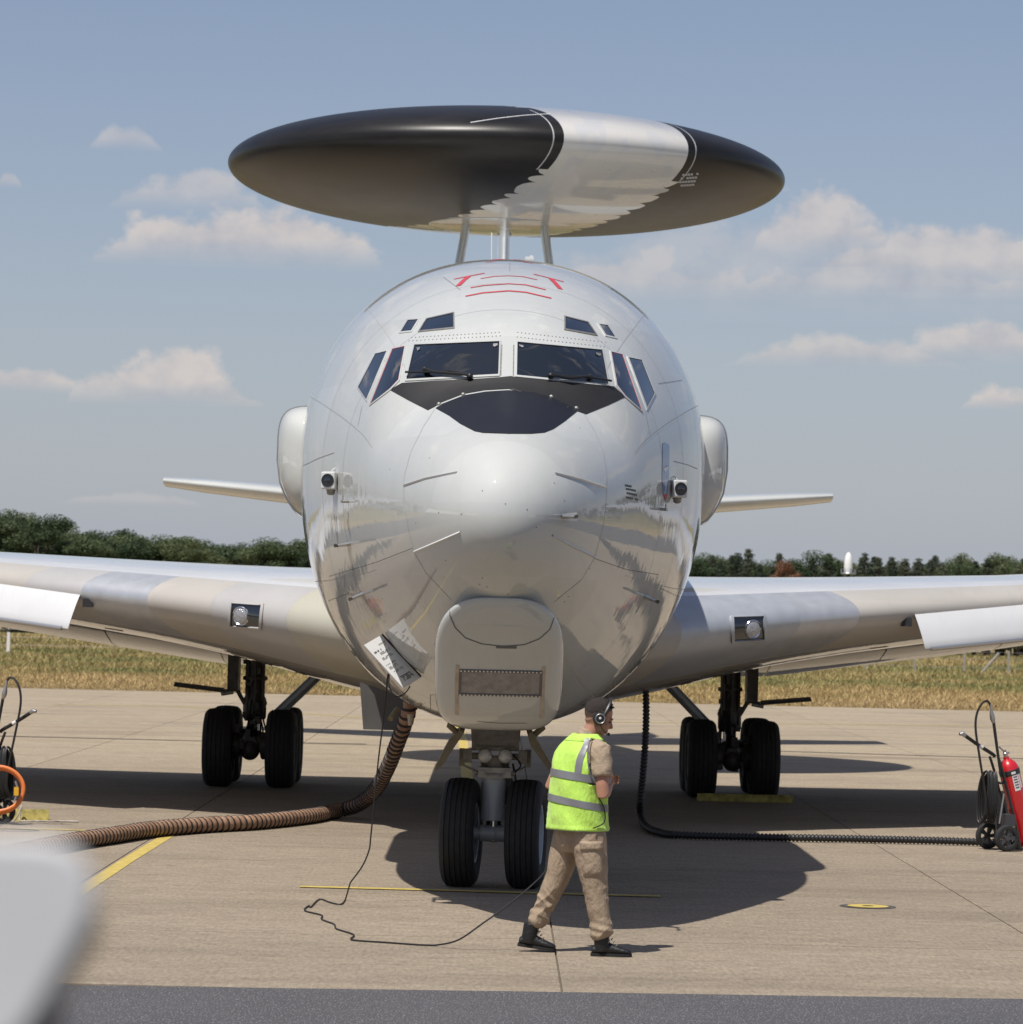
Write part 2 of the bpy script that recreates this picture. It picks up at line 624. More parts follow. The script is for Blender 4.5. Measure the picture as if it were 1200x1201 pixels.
# the asphalt edge and the strip behind the camera; edge slightly skew to the picture as in the photograph
a1, a2 = G(65, 1155.5), G(1200, 1172)
sk = (a2.y - a1.y) / (a2.x - a1.x)
ymid = a1.y - sk * a1.x
mb = MB()
xs = [-400 + 800 * i / 400 for i in range(401)]
vs = []
for x in xs:
    e = (ymid + sk * x + random.uniform(-.02, .02)) if abs(x) < 20 else YA + .02
    vs += [(x, -260, .004), (x, e, .004)]
mb.add(vs, [(2 * i, 2 * i + 2, 2 * i + 3, 2 * i + 1) for i in range(400)])
tag(mb.build('asphalt_road', M_ASPH, smooth=False, fix=False), kind='structure', label='dark grey asphalt strip along the near edge of the apron')


def stripe(name, pts, width, m, z=.004, label=None):
    """flat painted stripe along ground points"""
    pts = [Vector((p[0], p[1], 0)) for p in pts]
    L, Rr = [], []
    for i, p in enumerate(pts):
        t = (pts[min(i + 1, len(pts) - 1)] - pts[max(i - 1, 0)]).normalized()
        n = Vector((-t.y, t.x, 0))
        L.append(p + n * width / 2); Rr.append(p - n * width / 2)
    mb = MB()
    vs = [(p.x, p.y, z) for pair in zip(L, Rr) for p in pair]
    mb.add(vs, [(2 * i, 2 * i + 1, 2 * i + 3, 2 * i + 2) for i in range(len(pts) - 1)])
    o = mb.build(name, m, smooth=False, fix=True)
    tag(o, kind='structure', label=label)
    return o


stripe('painted_line', [G(40, 845), G(240, 852), G(430, 857), G(800, 866), G(1200, 874)], .16, M_WHITEPAINT, label='thin white line across the far apron')
stripe('painted_line', [G(60, 826), G(210, 829), G(330, 835), G(423, 842), G(600, 846), G(810, 848), G(1190, 852)], .17, M_YELLOW, z=.006, label='thin yellow taxi line across the far apron')
stripe('painted_line', [G(538, 850), G(543, 868), G(545, 885), G(548, 912), G(550, 930)], .18, M_YELLOW, label='yellow lead-in line under the nose of the aircraft')
stripe('painted_line', [G(352, 1040.5), G(505, 1044.5), G(620, 1048), G(775, 1052)], .16, M_YELLOW, z=.008, label='thin yellow stop line beside the nose wheels')
stripe('painted_line', [G(197.5, 980), G(150, 1009), G(100, 1042), G(60, 1070)], .14, M_YELLOW, label='broad yellow line running diagonally near the striped hose')
stripe('painted_line', [G(-30, 972), G(70, 973.5), G(140, 976)], .12, M_YELLOW, z=.006, label='thin yellow line behind the striped hose')
stripe('sealed_joint', [G(-60, 862), G(60, 865), G(240, 869.5), G(430, 873)], .20, M_DARKPATCH, z=.010, label='dark sealed joint across the far apron')
stripe('sealed_joint', [G(800, 878), G(1000, 884), G(1230, 891)], .20, M_DARKPATCH, z=.010, label='dark sealed joint across the apron behind the extinguisher')
cpt = G(1018, 1063.5)
mb = MB()
for r0, r1, z in ((.21, .245, .004),):
    n = 40
    vs = [(cpt.x + r * math.cos(2 * math.pi * k / n), cpt.y + r * math.sin(2 * math.pi * k / n) * 1.0, z) for k in range(n) for r in (0.0, r1)]
    mb.add(vs, [(2 * k, 2 * k + 1, (2 * k + 3) % (2 * n)) for k in range(n)])
dot = mb.build('ground_marker', M_DARKPATCH, smooth=False, at=(cpt.x, cpt.y, 0))
tag(dot, 'round yellow ground marker with a dark rim on the apron', 'ground marker')
mb = MB()
n = 40
vs = [(r * math.cos(2 * math.pi * k / n), r * math.sin(2 * math.pi * k / n), .008) for k in range(n) for r in (.05, .18)]
mb.add(vs, [(2 * k, 2 * k + 1, (2 * k + 3) % (2 * n), (2 * k + 2) % (2 * n)) for k in range(n)])
mb.build('painted_ring', M_YELLOW, dot, smooth=False)

# ------------------------------------------------------------------ grass
def grass_blades():
    N = 460000
    t = rng.random(N)
    y = YG + .1 + 190 * t ** 2.0
    half = 20 + (y - YG) * .13
    x = (rng.random(N) * 2 - 1) * half
    # ragged patches
    keep = np.sin(x * .9 + 3 * np.sin(y * .31)) + np.sin(y * .7 + x * .23) + rng.normal(0, 1.1, N) > -1.2
    x, y = x[keep], y[keep]
    n = len(x)
    h = (.035 + .13 * rng.random(n) ** 2.2) * (1 + .35 * np.sin(x * .35) * np.sin(y * .22)) * (1 + .7 * np.clip((y - 125) / 60, 0, 1.6))
    h *= np.clip(.35 + (y - YG) * .35, .35, 1)
    wd = (.010 + .022 * rng.random(n)) * (1 + np.clip((y - 130) / 60, 0, 2.5))
    a = rng.random(n) * np.pi
    dx, dy = np.cos(a) * wd, np.sin(a) * wd
    lx, ly = rng.normal(0, .8, n) * h, rng.normal(0, .6, n) * h
    V = np.empty((n, 3, 3))
    V[:, 0] = np.stack([x - dx, y - dy, np.full(n, -.06)], 1)
    V[:, 1] = np.stack([x + dx, y + dy, np.full(n, -.06)], 1)
    V[:, 2] = np.stack([x + lx, y + ly, h], 1)
    me = bpy.data.meshes.new('grass')
    me.vertices.add(n * 3)
    me.vertices.foreach_set('co', V.reshape(-1))
    me.loops.add(n * 3)
    me.loops.foreach_set('vertex_index', np.arange(n * 3, dtype=np.int32))
    me.polygons.add(n)
    me.polygons.foreach_set('loop_start', np.arange(0, n * 3, 3, dtype=np.int32))
    me.polygons.foreach_set('loop_total', np.full(n, 3, dtype=np.int32))
    me.update()
    tag(link('grass', me, M_BLADES), kind='stuff', label='dry straw coloured grass with green patches beyond the apron')


grass_blades()

# ------------------------------------------------------------------ fence
M_POST = mat('weathered concrete post', (.30, .275, .235), .9, var=.15, vscale=8)
M_WIRE = mat('galvanised wire', (.25, .25, .25), .5, .8)
FY = 188
fence = empty('fence', (0, FY, 0))
tag(fence, 'wire fence on weathered posts standing in the grass beyond the apron', 'fence')
x0 = G(4, 765).x
for k in range(-2, 12):
    x = P(4 + 56 * k, 760, FY).x
    if -19 < P(0, 0, FY).x < 99:
        mb = MB().box((x, random.uniform(-.1, .1), .62), (.12, .12, 1.36))
        mb.build('post', M_POST, fence, smooth=False)
for px in (760, 818, 882, 950, 1015, 1073, 1131, 1183, 1240):
    mb = MB().box((P(px, 780, FY).x, 0, .62), (.12, .12, 1.36))
    mb.build('post', M_POST, fence, smooth=False)
mb = MB().tube([P(1172, 766, FY) - Vector((0, FY, 0)), P(1150, 791, FY) - Vector((0, FY, 0))], .07, 6)
mb.build('brace', M_POST, fence)
for z in (.35, .8, 1.2):
    MB().tube([(-34, 0, z), (34, 0, z)], .008, 4).build('wire', M_WIRE, fence)
st = P(10, 746, 180)
mb = MB().box((0, 0, .55), (.16, .05, 1.1))
mb.v += []
tag(mb.build('marker_stake', mat('white stake paint', (.75, .73, .7), .7), at=None, smooth=False), 'short white marker stake in the grass near the fence', 'stake').location = (st.x, 180, 0)

# ------------------------------------------------------------------ trees
def mat_leaf(name, ca, cb):
    m = bpy.data.materials.new(name)
    m.use_nodes = True
    t = NT(m.node_tree)
    out = t.n('ShaderNodeOutputMaterial')
    b = t.n('ShaderNodeBsdfPrincipled')
    geo = t.n('ShaderNodeNewGeometry')
    info = t.n('ShaderNodeObjectInfo')
    c = t.mix(geo.outputs['Random Per Island'], ca, cb)
    k = t.math('ADD', .6, t.math('MULTIPLY', info.outputs['Random'], .8))
    cc = t.n('ShaderNodeCombineColor')
    t.link(k, cc.inputs[1]); t.link(k, cc.inputs[2])
    t.link(t.math('MULTIPLY', k, t.math('ADD', .85, t.math('MULTIPLY', info.outputs['Random'], .3))), cc.inputs[0])
    c = t.mix(1.0, c, cc.outputs[0], 'MULTIPLY')
    t.link(c, b.inputs['Base Color'])
    b.inputs['Roughness'].default_value = .65
    b.inputs['Specular IOR Level'].default_value = .25
    tr = t.n('ShaderNodeBsdfTranslucent')
    t.link(c, tr.inputs[0])
    mx = t.n('ShaderNodeMixShader')
    mx.inputs[0].default_value = .25
    t.link(b.outputs[0], mx.inputs[1]); t.link(tr.outputs[0], mx.inputs[2])
    t.link(mx.outputs[0], out.inputs[0])
    return m


M_LEAF = mat_leaf('broad leaves', (.050, .076, .032), (.105, .135, .062))  # leaf and needle tones lightened: distance haze put into the colour
M_NEEDLE = mat_leaf('pine needles', (.048, .066, .042), (.095, .108, .066))
M_RUST = mat_leaf('dying brown needles', (.13, .065, .035), (.19, .10, .055))
M_BARK = mat('bark', (.075, .055, .04), .9, var=.3, vscale=6, bump=.5)


def leaf_cloud(centers, radii, per, size, r, flat=.8):
    """leaf quads through the volume of each clump, denser near its surface"""
    V = []
    for c, rad in zip(centers, radii):
        n = int(per * rad ** 1.6)
        d = r.normal(size=(n, 3)); d /= np.linalg.norm(d, axis=1)[:, None]
        rr = rad * (r.random(n) ** .45)
        p = c + d * rr[:, None] * np.array([1, 1, flat])
        nrm = d + r.normal(0, .6, (n, 3)); nrm /= np.linalg.norm(nrm, axis=1)[:, None]
        a = np.cross(nrm, r.normal(size=(n, 3))); a /= np.linalg.norm(a, axis=1)[:, None] + 1e-9
        bb = np.cross(nrm, a)
        s = size * (.6 + .8 * r.random(n))[:, None]
        V.append(np.stack([p - a * s, p - bb * s * .6, p + a * s, p + bb * s * .6], 1))
    return np.concatenate(V)


def quads_mesh(name, V):
    n = len(V)
    me = bpy.data.meshes.new(name)
    me.vertices.add(n * 4)
    me.vertices.foreach_set('co', V.reshape(-1))
    me.loops.add(n * 4)
    me.loops.foreach_set('vertex_index', np.arange(n * 4, dtype=np.int32))
    me.polygons.add(n)
    me.polygons.foreach_set('loop_start', np.arange(0, n * 4, 4, dtype=np.int32))
    me.polygons.foreach_set('loop_total', np.full(n, 4, dtype=np.int32))
    me.update()
    return me


def broad_tree(seed):
    r = np.random.default_rng(seed)
    H = 10.0
    cs, rs = [], []
    for k in range(20):
        a = r.random() * 6.283; z = 3.0 + 6.0 * r.random()
        w = 2.5 * math.sin(min(1, (z - 1.6) / 4.4) * math.pi / 2) * (1 - .62 * max(0, (z - 6.5) / 3.5))
        cs.append(np.array([math.cos(a) * w * r.random() ** .5, math.sin(a) * w * r.random() ** .5, z]))
        rs.append(.65 + .65 * r.random())
    V = leaf_cloud(cs, rs, 720, .078, r)
    tr = MB().tube([(0, 0, -.1), (.1, 0, 2), (.0, .1, 4), (.05, .05, 7)], [.22, .17, .12, .05], 7)
    for c in cs[:7]:
        tr.tube([(0.05, .05, 2.4 + .2 * random.random()), tuple(c * .6 + np.array([0, 0, 1.2])), tuple(c)], [.09, .06, .02], 5)
    return quads_mesh('crown', V), tr


def pine_tree(seed):
    r = np.random.default_rng(seed)
    cs, rs = [], []
    H = 10.0
    lay = 11
    for L in range(lay):
        f = L / (lay - 1)
        z = 1.6 + 7.9 * f
        w = 1.8 * (1 - f) ** .6 * r.uniform(.75, 1.15) + .12
        m = 7 if f < .6 else 4
        for k in range(m):
            a = 6.283 * k / m + r.random() * 1.2
            q = r.uniform(.45, 1.0)
            cs.append(np.array([math.cos(a) * w * q, math.sin(a) * w * q, z + r.normal(0, .22) - .25 * q]))
            rs.append((.42 + .38 * r.random()) * (1.15 - .68 * f))
    cs += [np.array([0, 0, 8.8]), np.array([.05, 0, 9.3]), np.array([0, .04, 9.75])]; rs += [.62, .5, .36]
    V = leaf_cloud(cs, rs, 560, .072, r, .6)
    tr = MB().tube([(0, 0, -.1), (.05, 0, 3), (0, .05, 6), (0, 0, 10)], [.18, .14, .09, .02], 7)
    for c in cs[:9]:
        tr.tube([(0, 0, c[2] - .3), tuple(c)], [.05, .015], 4)
    return quads_mesh('crown', V), tr


def tree_kit(fn, seeds, leafmat):
    kit = []
    for s in seeds:
        crown, tr = fn(s)
        crown.materials.append(leafmat)
        o = tr.build('trunk', M_BARK)
        me = o.data
        bpy.data.objects.remove(o)
        kit.append((crown, me))
    return kit


KIT_BROAD = tree_kit(broad_tree, (1, 2, 3, 4, 5), M_LEAF)
KIT_PINE = tree_kit(pine_tree, (11, 12, 13, 14), M_NEEDLE)
KIT_RUST = tree_kit(broad_tree, (21,), M_RUST)


def plant(name, kit, x, y, h, wide, label, group):
    t = empty(name, (x, y, -.06))
    t.rotation_euler = (0, 0, random.random() * 6.283)
    t.scale = (h / 10 * wide, h / 10 * wide, h / 10)
    crown, trunk = random.choice(kit)
    link('trunk', trunk, None, t)
    link('crown', crown, None, t)
    tag(t, label, 'tree', group)
    return t


def skyline(px, pts):
    xs = [p[0] for p in pts]; ys = [p[1] for p in pts]
    return float(np.interp(px, xs, ys))


LEFT_SKY = [(-80, 606), (0, 611), (40, 612), (80, 624), (130, 628), (180, 640), (230, 634), (300, 637), (357, 642), (600, 642)]
RIGHT_SKY = [(560, 655), (820, 656), (870, 652), (930, 660), (980, 654), (1060, 660), (1130, 659), (1200, 662), (1280, 660)]
for row, D in enumerate((335, 350, 366)):
    px = -70 + row * 13
    while px < 470:
        d = D + random.uniform(-5, 5)
        yt = skyline(px, LEFT_SKY) + random.uniform(-13, 14) + (4 if row == 0 else 0)
        top = P(px, yt, d)
        plant('broadleaf_tree', KIT_BROAD, top.x, d, top.z * 1.09, random.uniform(1.25, 1.6),
              'dark green broadleaf tree in the dense wood beyond the grass', 'broadleaf trees of the wood beyond the grass')
        px += random.uniform(20, 30)
for row, D in enumerate((325, 340, 356)):
    px = 740 + row * 9
    while px < 1270:
        d = D + random.uniform(-5, 5)
        yt = skyline(px, RIGHT_SKY) + random.uniform(-11, 9) + (3 if row == 0 else 0)
        top = P(px, yt, d)
        broad = random.random() < .25
        if abs(px - 995) < 16 and row < 2:
            px += 22
            continue
        plant('broadleaf_tree' if broad else 'pine_tree', KIT_BROAD if broad else KIT_PINE, top.x, d, top.z * (1.08 if broad else 1.0), random.uniform(1.0, 1.2) if broad else random.uniform(.95, 1.3),
              'rounded green tree among the pines beyond the grass' if broad else 'slim grey green pine in the row of trees beyond the grass',
              'rounded trees among the pines' if broad else 'pines beyond the grass')
        px += random.uniform(13, 21)
px = 735
while px < 1275:
    d = 372 + random.uniform(-6, 6)
    top = P(px, skyline(px, RIGHT_SKY) + random.uniform(2, 11), d)
    plant('broadleaf_tree', KIT_BROAD, top.x, d, top.z * 1.08, random.uniform(1.1, 1.4), 'rounded green tree among the pines beyond the grass', 'rounded trees among the pines')
    px += random.uniform(15, 24)
tp = P(932, 660, 318)
plant('pine_tree', KIT_RUST, tp.x - .4, 318, tp.z * 1.08, 1.0, 'reddish brown dying pine standing lower than the green pines', 'brown pines')['label'] = 'broad reddish brown dying tree among the green pines'

# white capped mast beyond the grass
M_WHITE = mat('white plastic', (.8, .8, .78), .45, var=.03)
M_GALV = mat('galvanised steel', (.38, .39, .40), .45, .7, var=.1)
mx = P(995, 673, 300)
mast = empty('antenna_mast', (mx.x, 300, -.06))
tag(mast, 'white bullet shaped antenna cover on a mast in front of the pines', 'antenna')
mb = MB()
for sx in (-1, 1):
    for sy in (-1, 1):
        mb.tube([(sx * .5, sy * .5, 0), (sx * .28, sy * .28, mx.z)], .05, 5)
for k in range(6):
    z = .4 + k * (mx.z - .6) / 6
    mb.tube([(-.45, -.45, z), (.4, -.4, z + .9)], .025, 4); mb.tube([(.45, .45, z), (-.4, .4, z + .9)], .025, 4)
mb.build('mast', M_GALV, mast)
mb = MB().lathe([(.02, mx.z), (.62, mx.z), (.66, mx.z + .08), (.62, mx.z + .16), (.02, mx.z + .16)], (0, 0, 0), seg=20)
for k in range(9):
    a = 2 * math.pi * k / 9
    mb.tube([(.64 * math.cos(a), .64 * math.sin(a), mx.z + .1), (.64 * math.cos(a), .64 * math.sin(a), mx.z + .5)], .03, 5)
mb.build('platform', M_GALV, mast)
MB().lathe([(.34, mx.z + .16), (.38, mx.z + .5), (.36, mx.z + 1.1), (.27, mx.z + 1.6), (.14, mx.z + 1.85), (.02, mx.z + 1.92)], (0, 0, 0), seg=20).build('antenna_cover', M_WHITE, mast)


# ================================================================== the aircraft
def mat_paint(name, c0, c1, rough=.38, coat=1.0, coat_rough=.018, wave=.18, dirt=.25, cior=1.62):
    """glossy aircraft paint: skin waviness between frames, faint dirt streaks"""
    m = bpy.data.materials.new(name)
    m.use_nodes = True
    t = NT(m.node_tree)
    out = t.n('ShaderNodeOutputMaterial')
    b = t.n('ShaderNodeBsdfPrincipled')
    t.link(b.outputs[0], out.inputs[0])
    tc = t.n('ShaderNodeTexCoord')
    ob = tc.outputs['Object']
    n1 = t.noise(ob, 1.1, 5, .6)
    c = t.mix(t.ramp(n1, [(.3, 0.0), (.7, 1.0)]), c0, c1)
    # skin panels painted at different times
    sw = t.n('ShaderNodeSeparateXYZ')
    t.link(ob, sw.inputs[0])
    cb = t.n('ShaderNodeCombineXYZ')
    t.link(sw.outputs[1], cb.inputs[0]); t.link(sw.outputs[2], cb.inputs[1])
    bk = t.n('ShaderNodeTexBrick')
    t.link(cb.outputs[0], bk.inputs['Vector'])
    bk.inputs['Scale'].default_value = 1.0
    bk.inputs['Brick Width'].default_value = .9
    bk.inputs['Row Height'].default_value = .55
    bk.inputs['Mortar Size'].default_value = 0.0
    bk.inputs['Color1'].default_value = (.93, .93, .925, 1)
    bk.inputs['Color2'].default_value = (1.02, 1.02, 1.02, 1)
    c = t.mix(1.0, c, bk.outputs[0], 'MULTIPLY')
    st = t.noise(t.mapping(ob, (5, 1.2, .35)), 2.2, 6, .7)
    c = t.mix(t.math('MULTIPLY', t.ramp(st, [(.55, 0.0), (.85, 1.0)]), dirt), c, tuple(x * .55 for x in c0))
    sp = t.n('ShaderNodeTexVoronoi')
    t.link(ob, sp.inputs['Vector'])
    sp.inputs['Scale'].default_value = 7
    spk = t.ramp(sp.outputs['Distance'], [(.02, 1.0), (.045, 0.0)])
    c = t.mix(t.math('MULTIPLY', spk, .25), c, (.12, .11, .1))
    t.link(c, b.inputs['Base Color'])
    b.inputs['Roughness'].default_value = .6
    b.inputs['Specular IOR Level'].default_value = .15
    b.inputs['Coat Weight'].default_value = coat
    b.inputs['Coat Roughness'].default_value = coat_rough
    b.inputs['Coat IOR'].default_value = cior
    w1 = t.noise(t.mapping(ob, (1, 1.6, 1)), 1.5, 3, .5)
    w2 = t.noise(t.mapping(ob, (1, 4.0, .9)), 3.2, 2, .5)
    hgt = t.math('ADD', w1, t.math('MULTIPLY', w2, .35))
    bp = t.n('ShaderNodeBump')
    bp.inputs['Strength'].default_value = wave
    bp.inputs['Distance'].default_value = .02
    t.link(hgt, bp.inputs['Height'])
    t.link(bp.outputs[0], b.inputs['Normal'])
    t.link(bp.outputs[0], b.inputs['Coat Normal'])
    return m


M_PAINT = mat_paint('light grey aircraft paint', (.495, .507, .482), (.535, .547, .522), dirt=.2)
M_PAINT_SMOOTH = mat_paint('light grey radome paint', (.485, .497, .472), (.525, .537, .512), wave=.05, dirt=.12)
M_WINGWHITE = mat_paint('white wing paint', (.60, .605, .60), (.65, .655, .65), wave=.05, dirt=.2)
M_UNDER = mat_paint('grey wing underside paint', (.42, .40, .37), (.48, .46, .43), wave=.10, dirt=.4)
M_ANTIGLARE = mat('matt black anti glare paint', (.014, .0132, .013), .6, var=.15, vscale=4)
M_RADOMEBLACK = mat('blue black radome paint', (.009, .0095, .013), .45, var=.1, vscale=4)
M_SEAM = mat('dark panel gap', (.13, .13, .13), .8)
M_STRIP = mat('bare metal strip', (.55, .55, .54), .35, .8)
M_GLASS = mat('dark cockpit glass', (.010, .013, .016), .04, spec=.7, coat=1.0, coat_rough=.01, bump=.02, bscale=2)
M_FRAME = mat('white window frame paint', (.62, .63, .62), .4, coat=.5, var=.04)
M_SEAL = mat('black rubber seal', (.02, .02, .02), .7)
M_RED = mat('red marking paint', (.46, .05, .07), .5, var=.1)
M_TYRE = mat('worn tyre rubber', (.018, .018, .018), .78, var=.3, vscale=14, bump=.15, bscale=60)
M_RIM = mat('grey wheel paint', (.42, .45, .50), .45, var=.1)
M_STRUT = mat('grey strut enamel', (.36, .39, .43), .35, coat=.4, var=.06)
M_DARKMETAL = mat('grimy gear metal', (.075, .068, .06), .5, .3, var=.35, vscale=9, bump=.3, bscale=25)
M_OLIVE = mat('olive primer', (.16, .128, .07), .5, var=.25, vscale=7)
M_CHROME = mat('polished piston', (.7, .7, .7), .15, 1.0)
M_STEEL = mat('dull steel fittings', (.32, .31, .29), .45, .6, var=.2, vscale=12)
M_LAMP = mat('lamp glass', (.62, .64, .66), .08, coat=1.0, spec=.8)
M_LENS = mat('fluted lamp lens', (.42, .43, .45), .12, .45, coat=1.0, var=.25, vscale=40, bump=.6, bscale=60)
M_REFLECTOR = mat('lamp reflector', (.75, .76, .78), .18, 1.0)
M_BLACK = mat('black plastic', (.015, .015, .016), .45)
M_DIRTYGREY = mat('dusty grey panel', (.27, .255, .235), .7, var=.25, vscale=14, bump=.3, bscale=40)

plane = empty('radar_aircraft', (0, NOSE_Y, 0))
plane.rotation_euler = (0, 0, .0024)
tag(plane, 'grey four engine radar aircraft with a black rotating dome above its back', 'aircraft')
PM = Matrix.Translation((0, NOSE_Y, 0)) @ Matrix.Rotation(.0024, 4, 'Z')
PMI = PM.inverted()
CAML = PMI @ CAMP


def rayL(px, py):
    return (PMI.to_3x3() @ ray(px, py)).normalized()


def PL(px, py, s):
    """point at aircraft station s seen at the pixel"""
    d = rayL(px, py)
    return CAML + d * ((s - CAML.y) / d.y)


# ---- fuselage loft
S_ = [0, .05, .15, .4, .8, 1.3, 1.75, 2.3, 3, 4, 5, 6, 7, 8.5, 30, 36, 44]
ZT = [3.2, 3.42, 3.56, 3.76, 3.95, 4.13, 4.30, 4.78, 5.10, 5.43, 5.64, 5.76, 5.82, 5.85, 5.85, 5.75, 5.2]
ZB = [3.2, 3.00, 2.87, 2.66, 2.42, 2.19, 2.03, 1.85, 1.70, 1.54, 1.46, 1.43, 1.42, 1.42, 1.42, 2.0, 4.4]
WW = [0.0, .20, .33, .52, .71, .89, 1.035, 1.205, 1.40, 1.645, 1.80, 1.872, 1.888, 1.89, 1.89, 1.6, .3]
ZW = [3.2, 3.21, 3.22, 3.25, 3.30, 3.37, 3.44, 3.52, 3.61, 3.71, 3.78, 3.82, 3.84, 3.86, 3.86, 4.0, 4.8]
q_ = np.sqrt(np.array(S_))
NR = 128


def fus_ring(s, grow=0.0):
    q = math.sqrt(max(s, 0))
    zt, zb, w, zw = (float(pchip(q_, A, q)) for A in (ZT, ZB, WW, ZW))
    ring = []
    ex = 2 / (2.0 + .16 * min(1, s / 4))
    for k in range(NR):
        a = 2 * math.pi * k / NR
        c, sn = math.cos(a), math.sin(a)
        x = (w + grow) * math.copysign(abs(c) ** ex, c)
        hgt = (zt - zw + grow) if sn > 0 else (zw - zb + grow)
        z = zw + hgt * math.copysign(abs(sn) ** ex, sn)
        ring.append(Vector((x, s, z)))
    return ring


st = [(.012 + 1.5 * k / 60) ** 2 for k in range(60)] + [2.3 + .1 * k for k in range(62)] + [9, 10, 12, 15, 20, 25, 30, 32, 34, 36, 38, 40, 42, 44]
fb = MB().rings([fus_ring(s) for s in st], True, True)
BV = BVHTree.FromPolygons([Vector(p) for p in fb.v], fb.f)
# split the loft into the radome (with its seam) and the body behind it
SEAM = [s for s in st if s <= 1.33][-1]
iS = st.index(SEAM)
body = MB().rings([fus_ring(s) for s in st[iS:]], True, False).build('fuselage', M_PAINT, plane, angle=60)
rad = MB().rings([fus_ring(s) for s in st[:iS + 1]], True, False)
rad.add([fus_ring(st[0])[k] for k in range(NR)], [tuple(range(NR))])
radome = rad.build('nose_radome', M_PAINT_SMOOTH, plane, angle=60)


def hit(px, py, bv=None, off=0.0):
    d = rayL(px, py)
    loc, nor, idx, dist = (bv or BV).ray_cast(CAML, d)
    if loc is None:
        return None, None
    if nor.dot(d) > 0:
        nor = -nor
    return loc + nor * off, nor


def decal(name, poly, off, m, parent, bv=None, cuts=3):
    bm = bmesh.new()
    vs = [bm.verts.new((p[0], p[1], 0)) for p in poly]
    bm.faces.new(vs)
    bmesh.ops.triangulate(bm, faces=bm.faces[:])
    for _ in range(cuts):
        bmesh.ops.subdivide_edges(bm, edges=bm.edges[:], cuts=1, use_grid_fill=True)
    bad = []
    for v in bm.verts:
        p, n = hit(v.co.x, v.co.y, bv, off)
        if p is None:
            bad.append(v)
        else:
            v.co = p
    if bad:
        bmesh.ops.delete(bm, geom=bad, context='VERTS')
    bmesh.ops.recalc_face_normals(bm, faces=bm.faces)
    me = bpy.data.meshes.new(name)
    bm.to_mesh(me)
    bm.free()
    me.polygons.foreach_set('use_smooth', [True] * len(me.polygons))
    return link(name, me, m, parent)


def dens(poly, step=5.0, closed=True):
    out = []
    n = len(poly)
    for i in range(n if closed else n - 1):
        a, b = Vector((*poly[i], 0)), Vector((*poly[(i + 1) % n], 0))
        k = max(1, int((b - a).length / step))
        out += [(a + (b - a) * (j / k)).to_2d()[:] for j in range(k)]
    if not closed:
        out.append(tuple(poly[-1]))
    return out


def inset(poly, d):
    """move each side of a polygon inwards by d pixels (d < 0 grows it)"""
    n = len(poly)
    area = sum(poly[i][0] * poly[(i + 1) % n][1] - poly[(i + 1) % n][0] * poly[i][1] for i in range(n))
    s = 1 if area > 0 else -1
    out = []
    for i in range(n):
        p0, p1, p2 = (Vector(poly[(i + k) % n]) for k in (-1, 0, 1))
        e1, e2 = (p1 - p0).normalized(), (p2 - p1).normalized()
        n1, n2 = Vector((-e1.y, e1.x)) * s, Vector((-e2.y, e2.x)) * s
        bis = (n1 + n2)
        bis = bis / max(.3, bis.dot(n1))
        out.append(tuple(p1 + bis * d))
    return out


def rim(name, poly, d_out, d_in, h, m, parent, bv=None):
    """raised frame following the skin between the polygon grown by d_out and shrunk by d_in"""
    o_ = dens(inset(poly, -d_out), 5)
    k = len(o_)
    # inner ring sampled with the same parametrisation
    base = inset(poly, d_in)
    ou = inset(poly, -d_out)
    inner, outer = [], []
    n = len(poly)
    for i in range(n):
        a, b = Vector(ou[i]), Vector(ou[(i + 1) % n])
        c, d = Vector(base[i]), Vector(base[(i + 1) % n])
        m_ = max(2, int((b - a).length / 5))
        for j in range(m_):
            outer.append(a + (b - a) * j / m_); inner.append(c + (d - c) * j / m_)
    R = [[], [], [], []]
    for po, pi in zip(outer, inner):
        h0, n0 = hit(po.x, po.y, bv); h1, n1 = hit(pi.x, pi.y, bv)
        if h0 is None or h1 is None:
            continue
        R[0].append(h0 - n0 * .01); R[1].append(h0 + n0 * h * .8); R[2].append(h1 + n1 * h); R[3].append(h1 - n1 * .005)
    return MB().rings(R, True, False).build(name, m, parent, angle=40)


def ribbon(name, pts, width, off, m, parent, bv=None, step=4.0, thick=0.0):
    P2 = dens(pts, step, False)
    L = []
    for p in P2:
        h, n = hit(p[0], p[1], bv, off)
        if h is not None:
            L.append((h, n))
    if len(L) < 2:
        return None
    A, B = [], []
    for i, (p, n) in enumerate(L):
        t = (L[min(i + 1, len(L) - 1)][0] - L[max(i - 1, 0)][0]).normalized()
        sd = t.cross(n).normalized() * width / 2
        A.append(p + sd); B.append(p - sd)
    mb = MB()
    k = len(A)
    if thick:
        T = [p + n * thick for p, n in L]
        mb.add(A + B + T, [(i, i + 1, 2 * k + i + 1, 2 * k + i) for i in range(k - 1)] + [(2 * k + i, 2 * k + i + 1, k + i + 1, k + i) for i in range(k - 1)])
    else:
        mb.add(A + B, [(i, i + 1, k + i + 1, k + i) for i in range(k - 1)])
    return mb.build(name, m, parent, fix=False, angle=80)


def Z3(pts):                                   # coordinates read from a three-fold enlargement of the cockpit
    return [(400 + x / 3, 290 + y / 3) for x, y in pts]


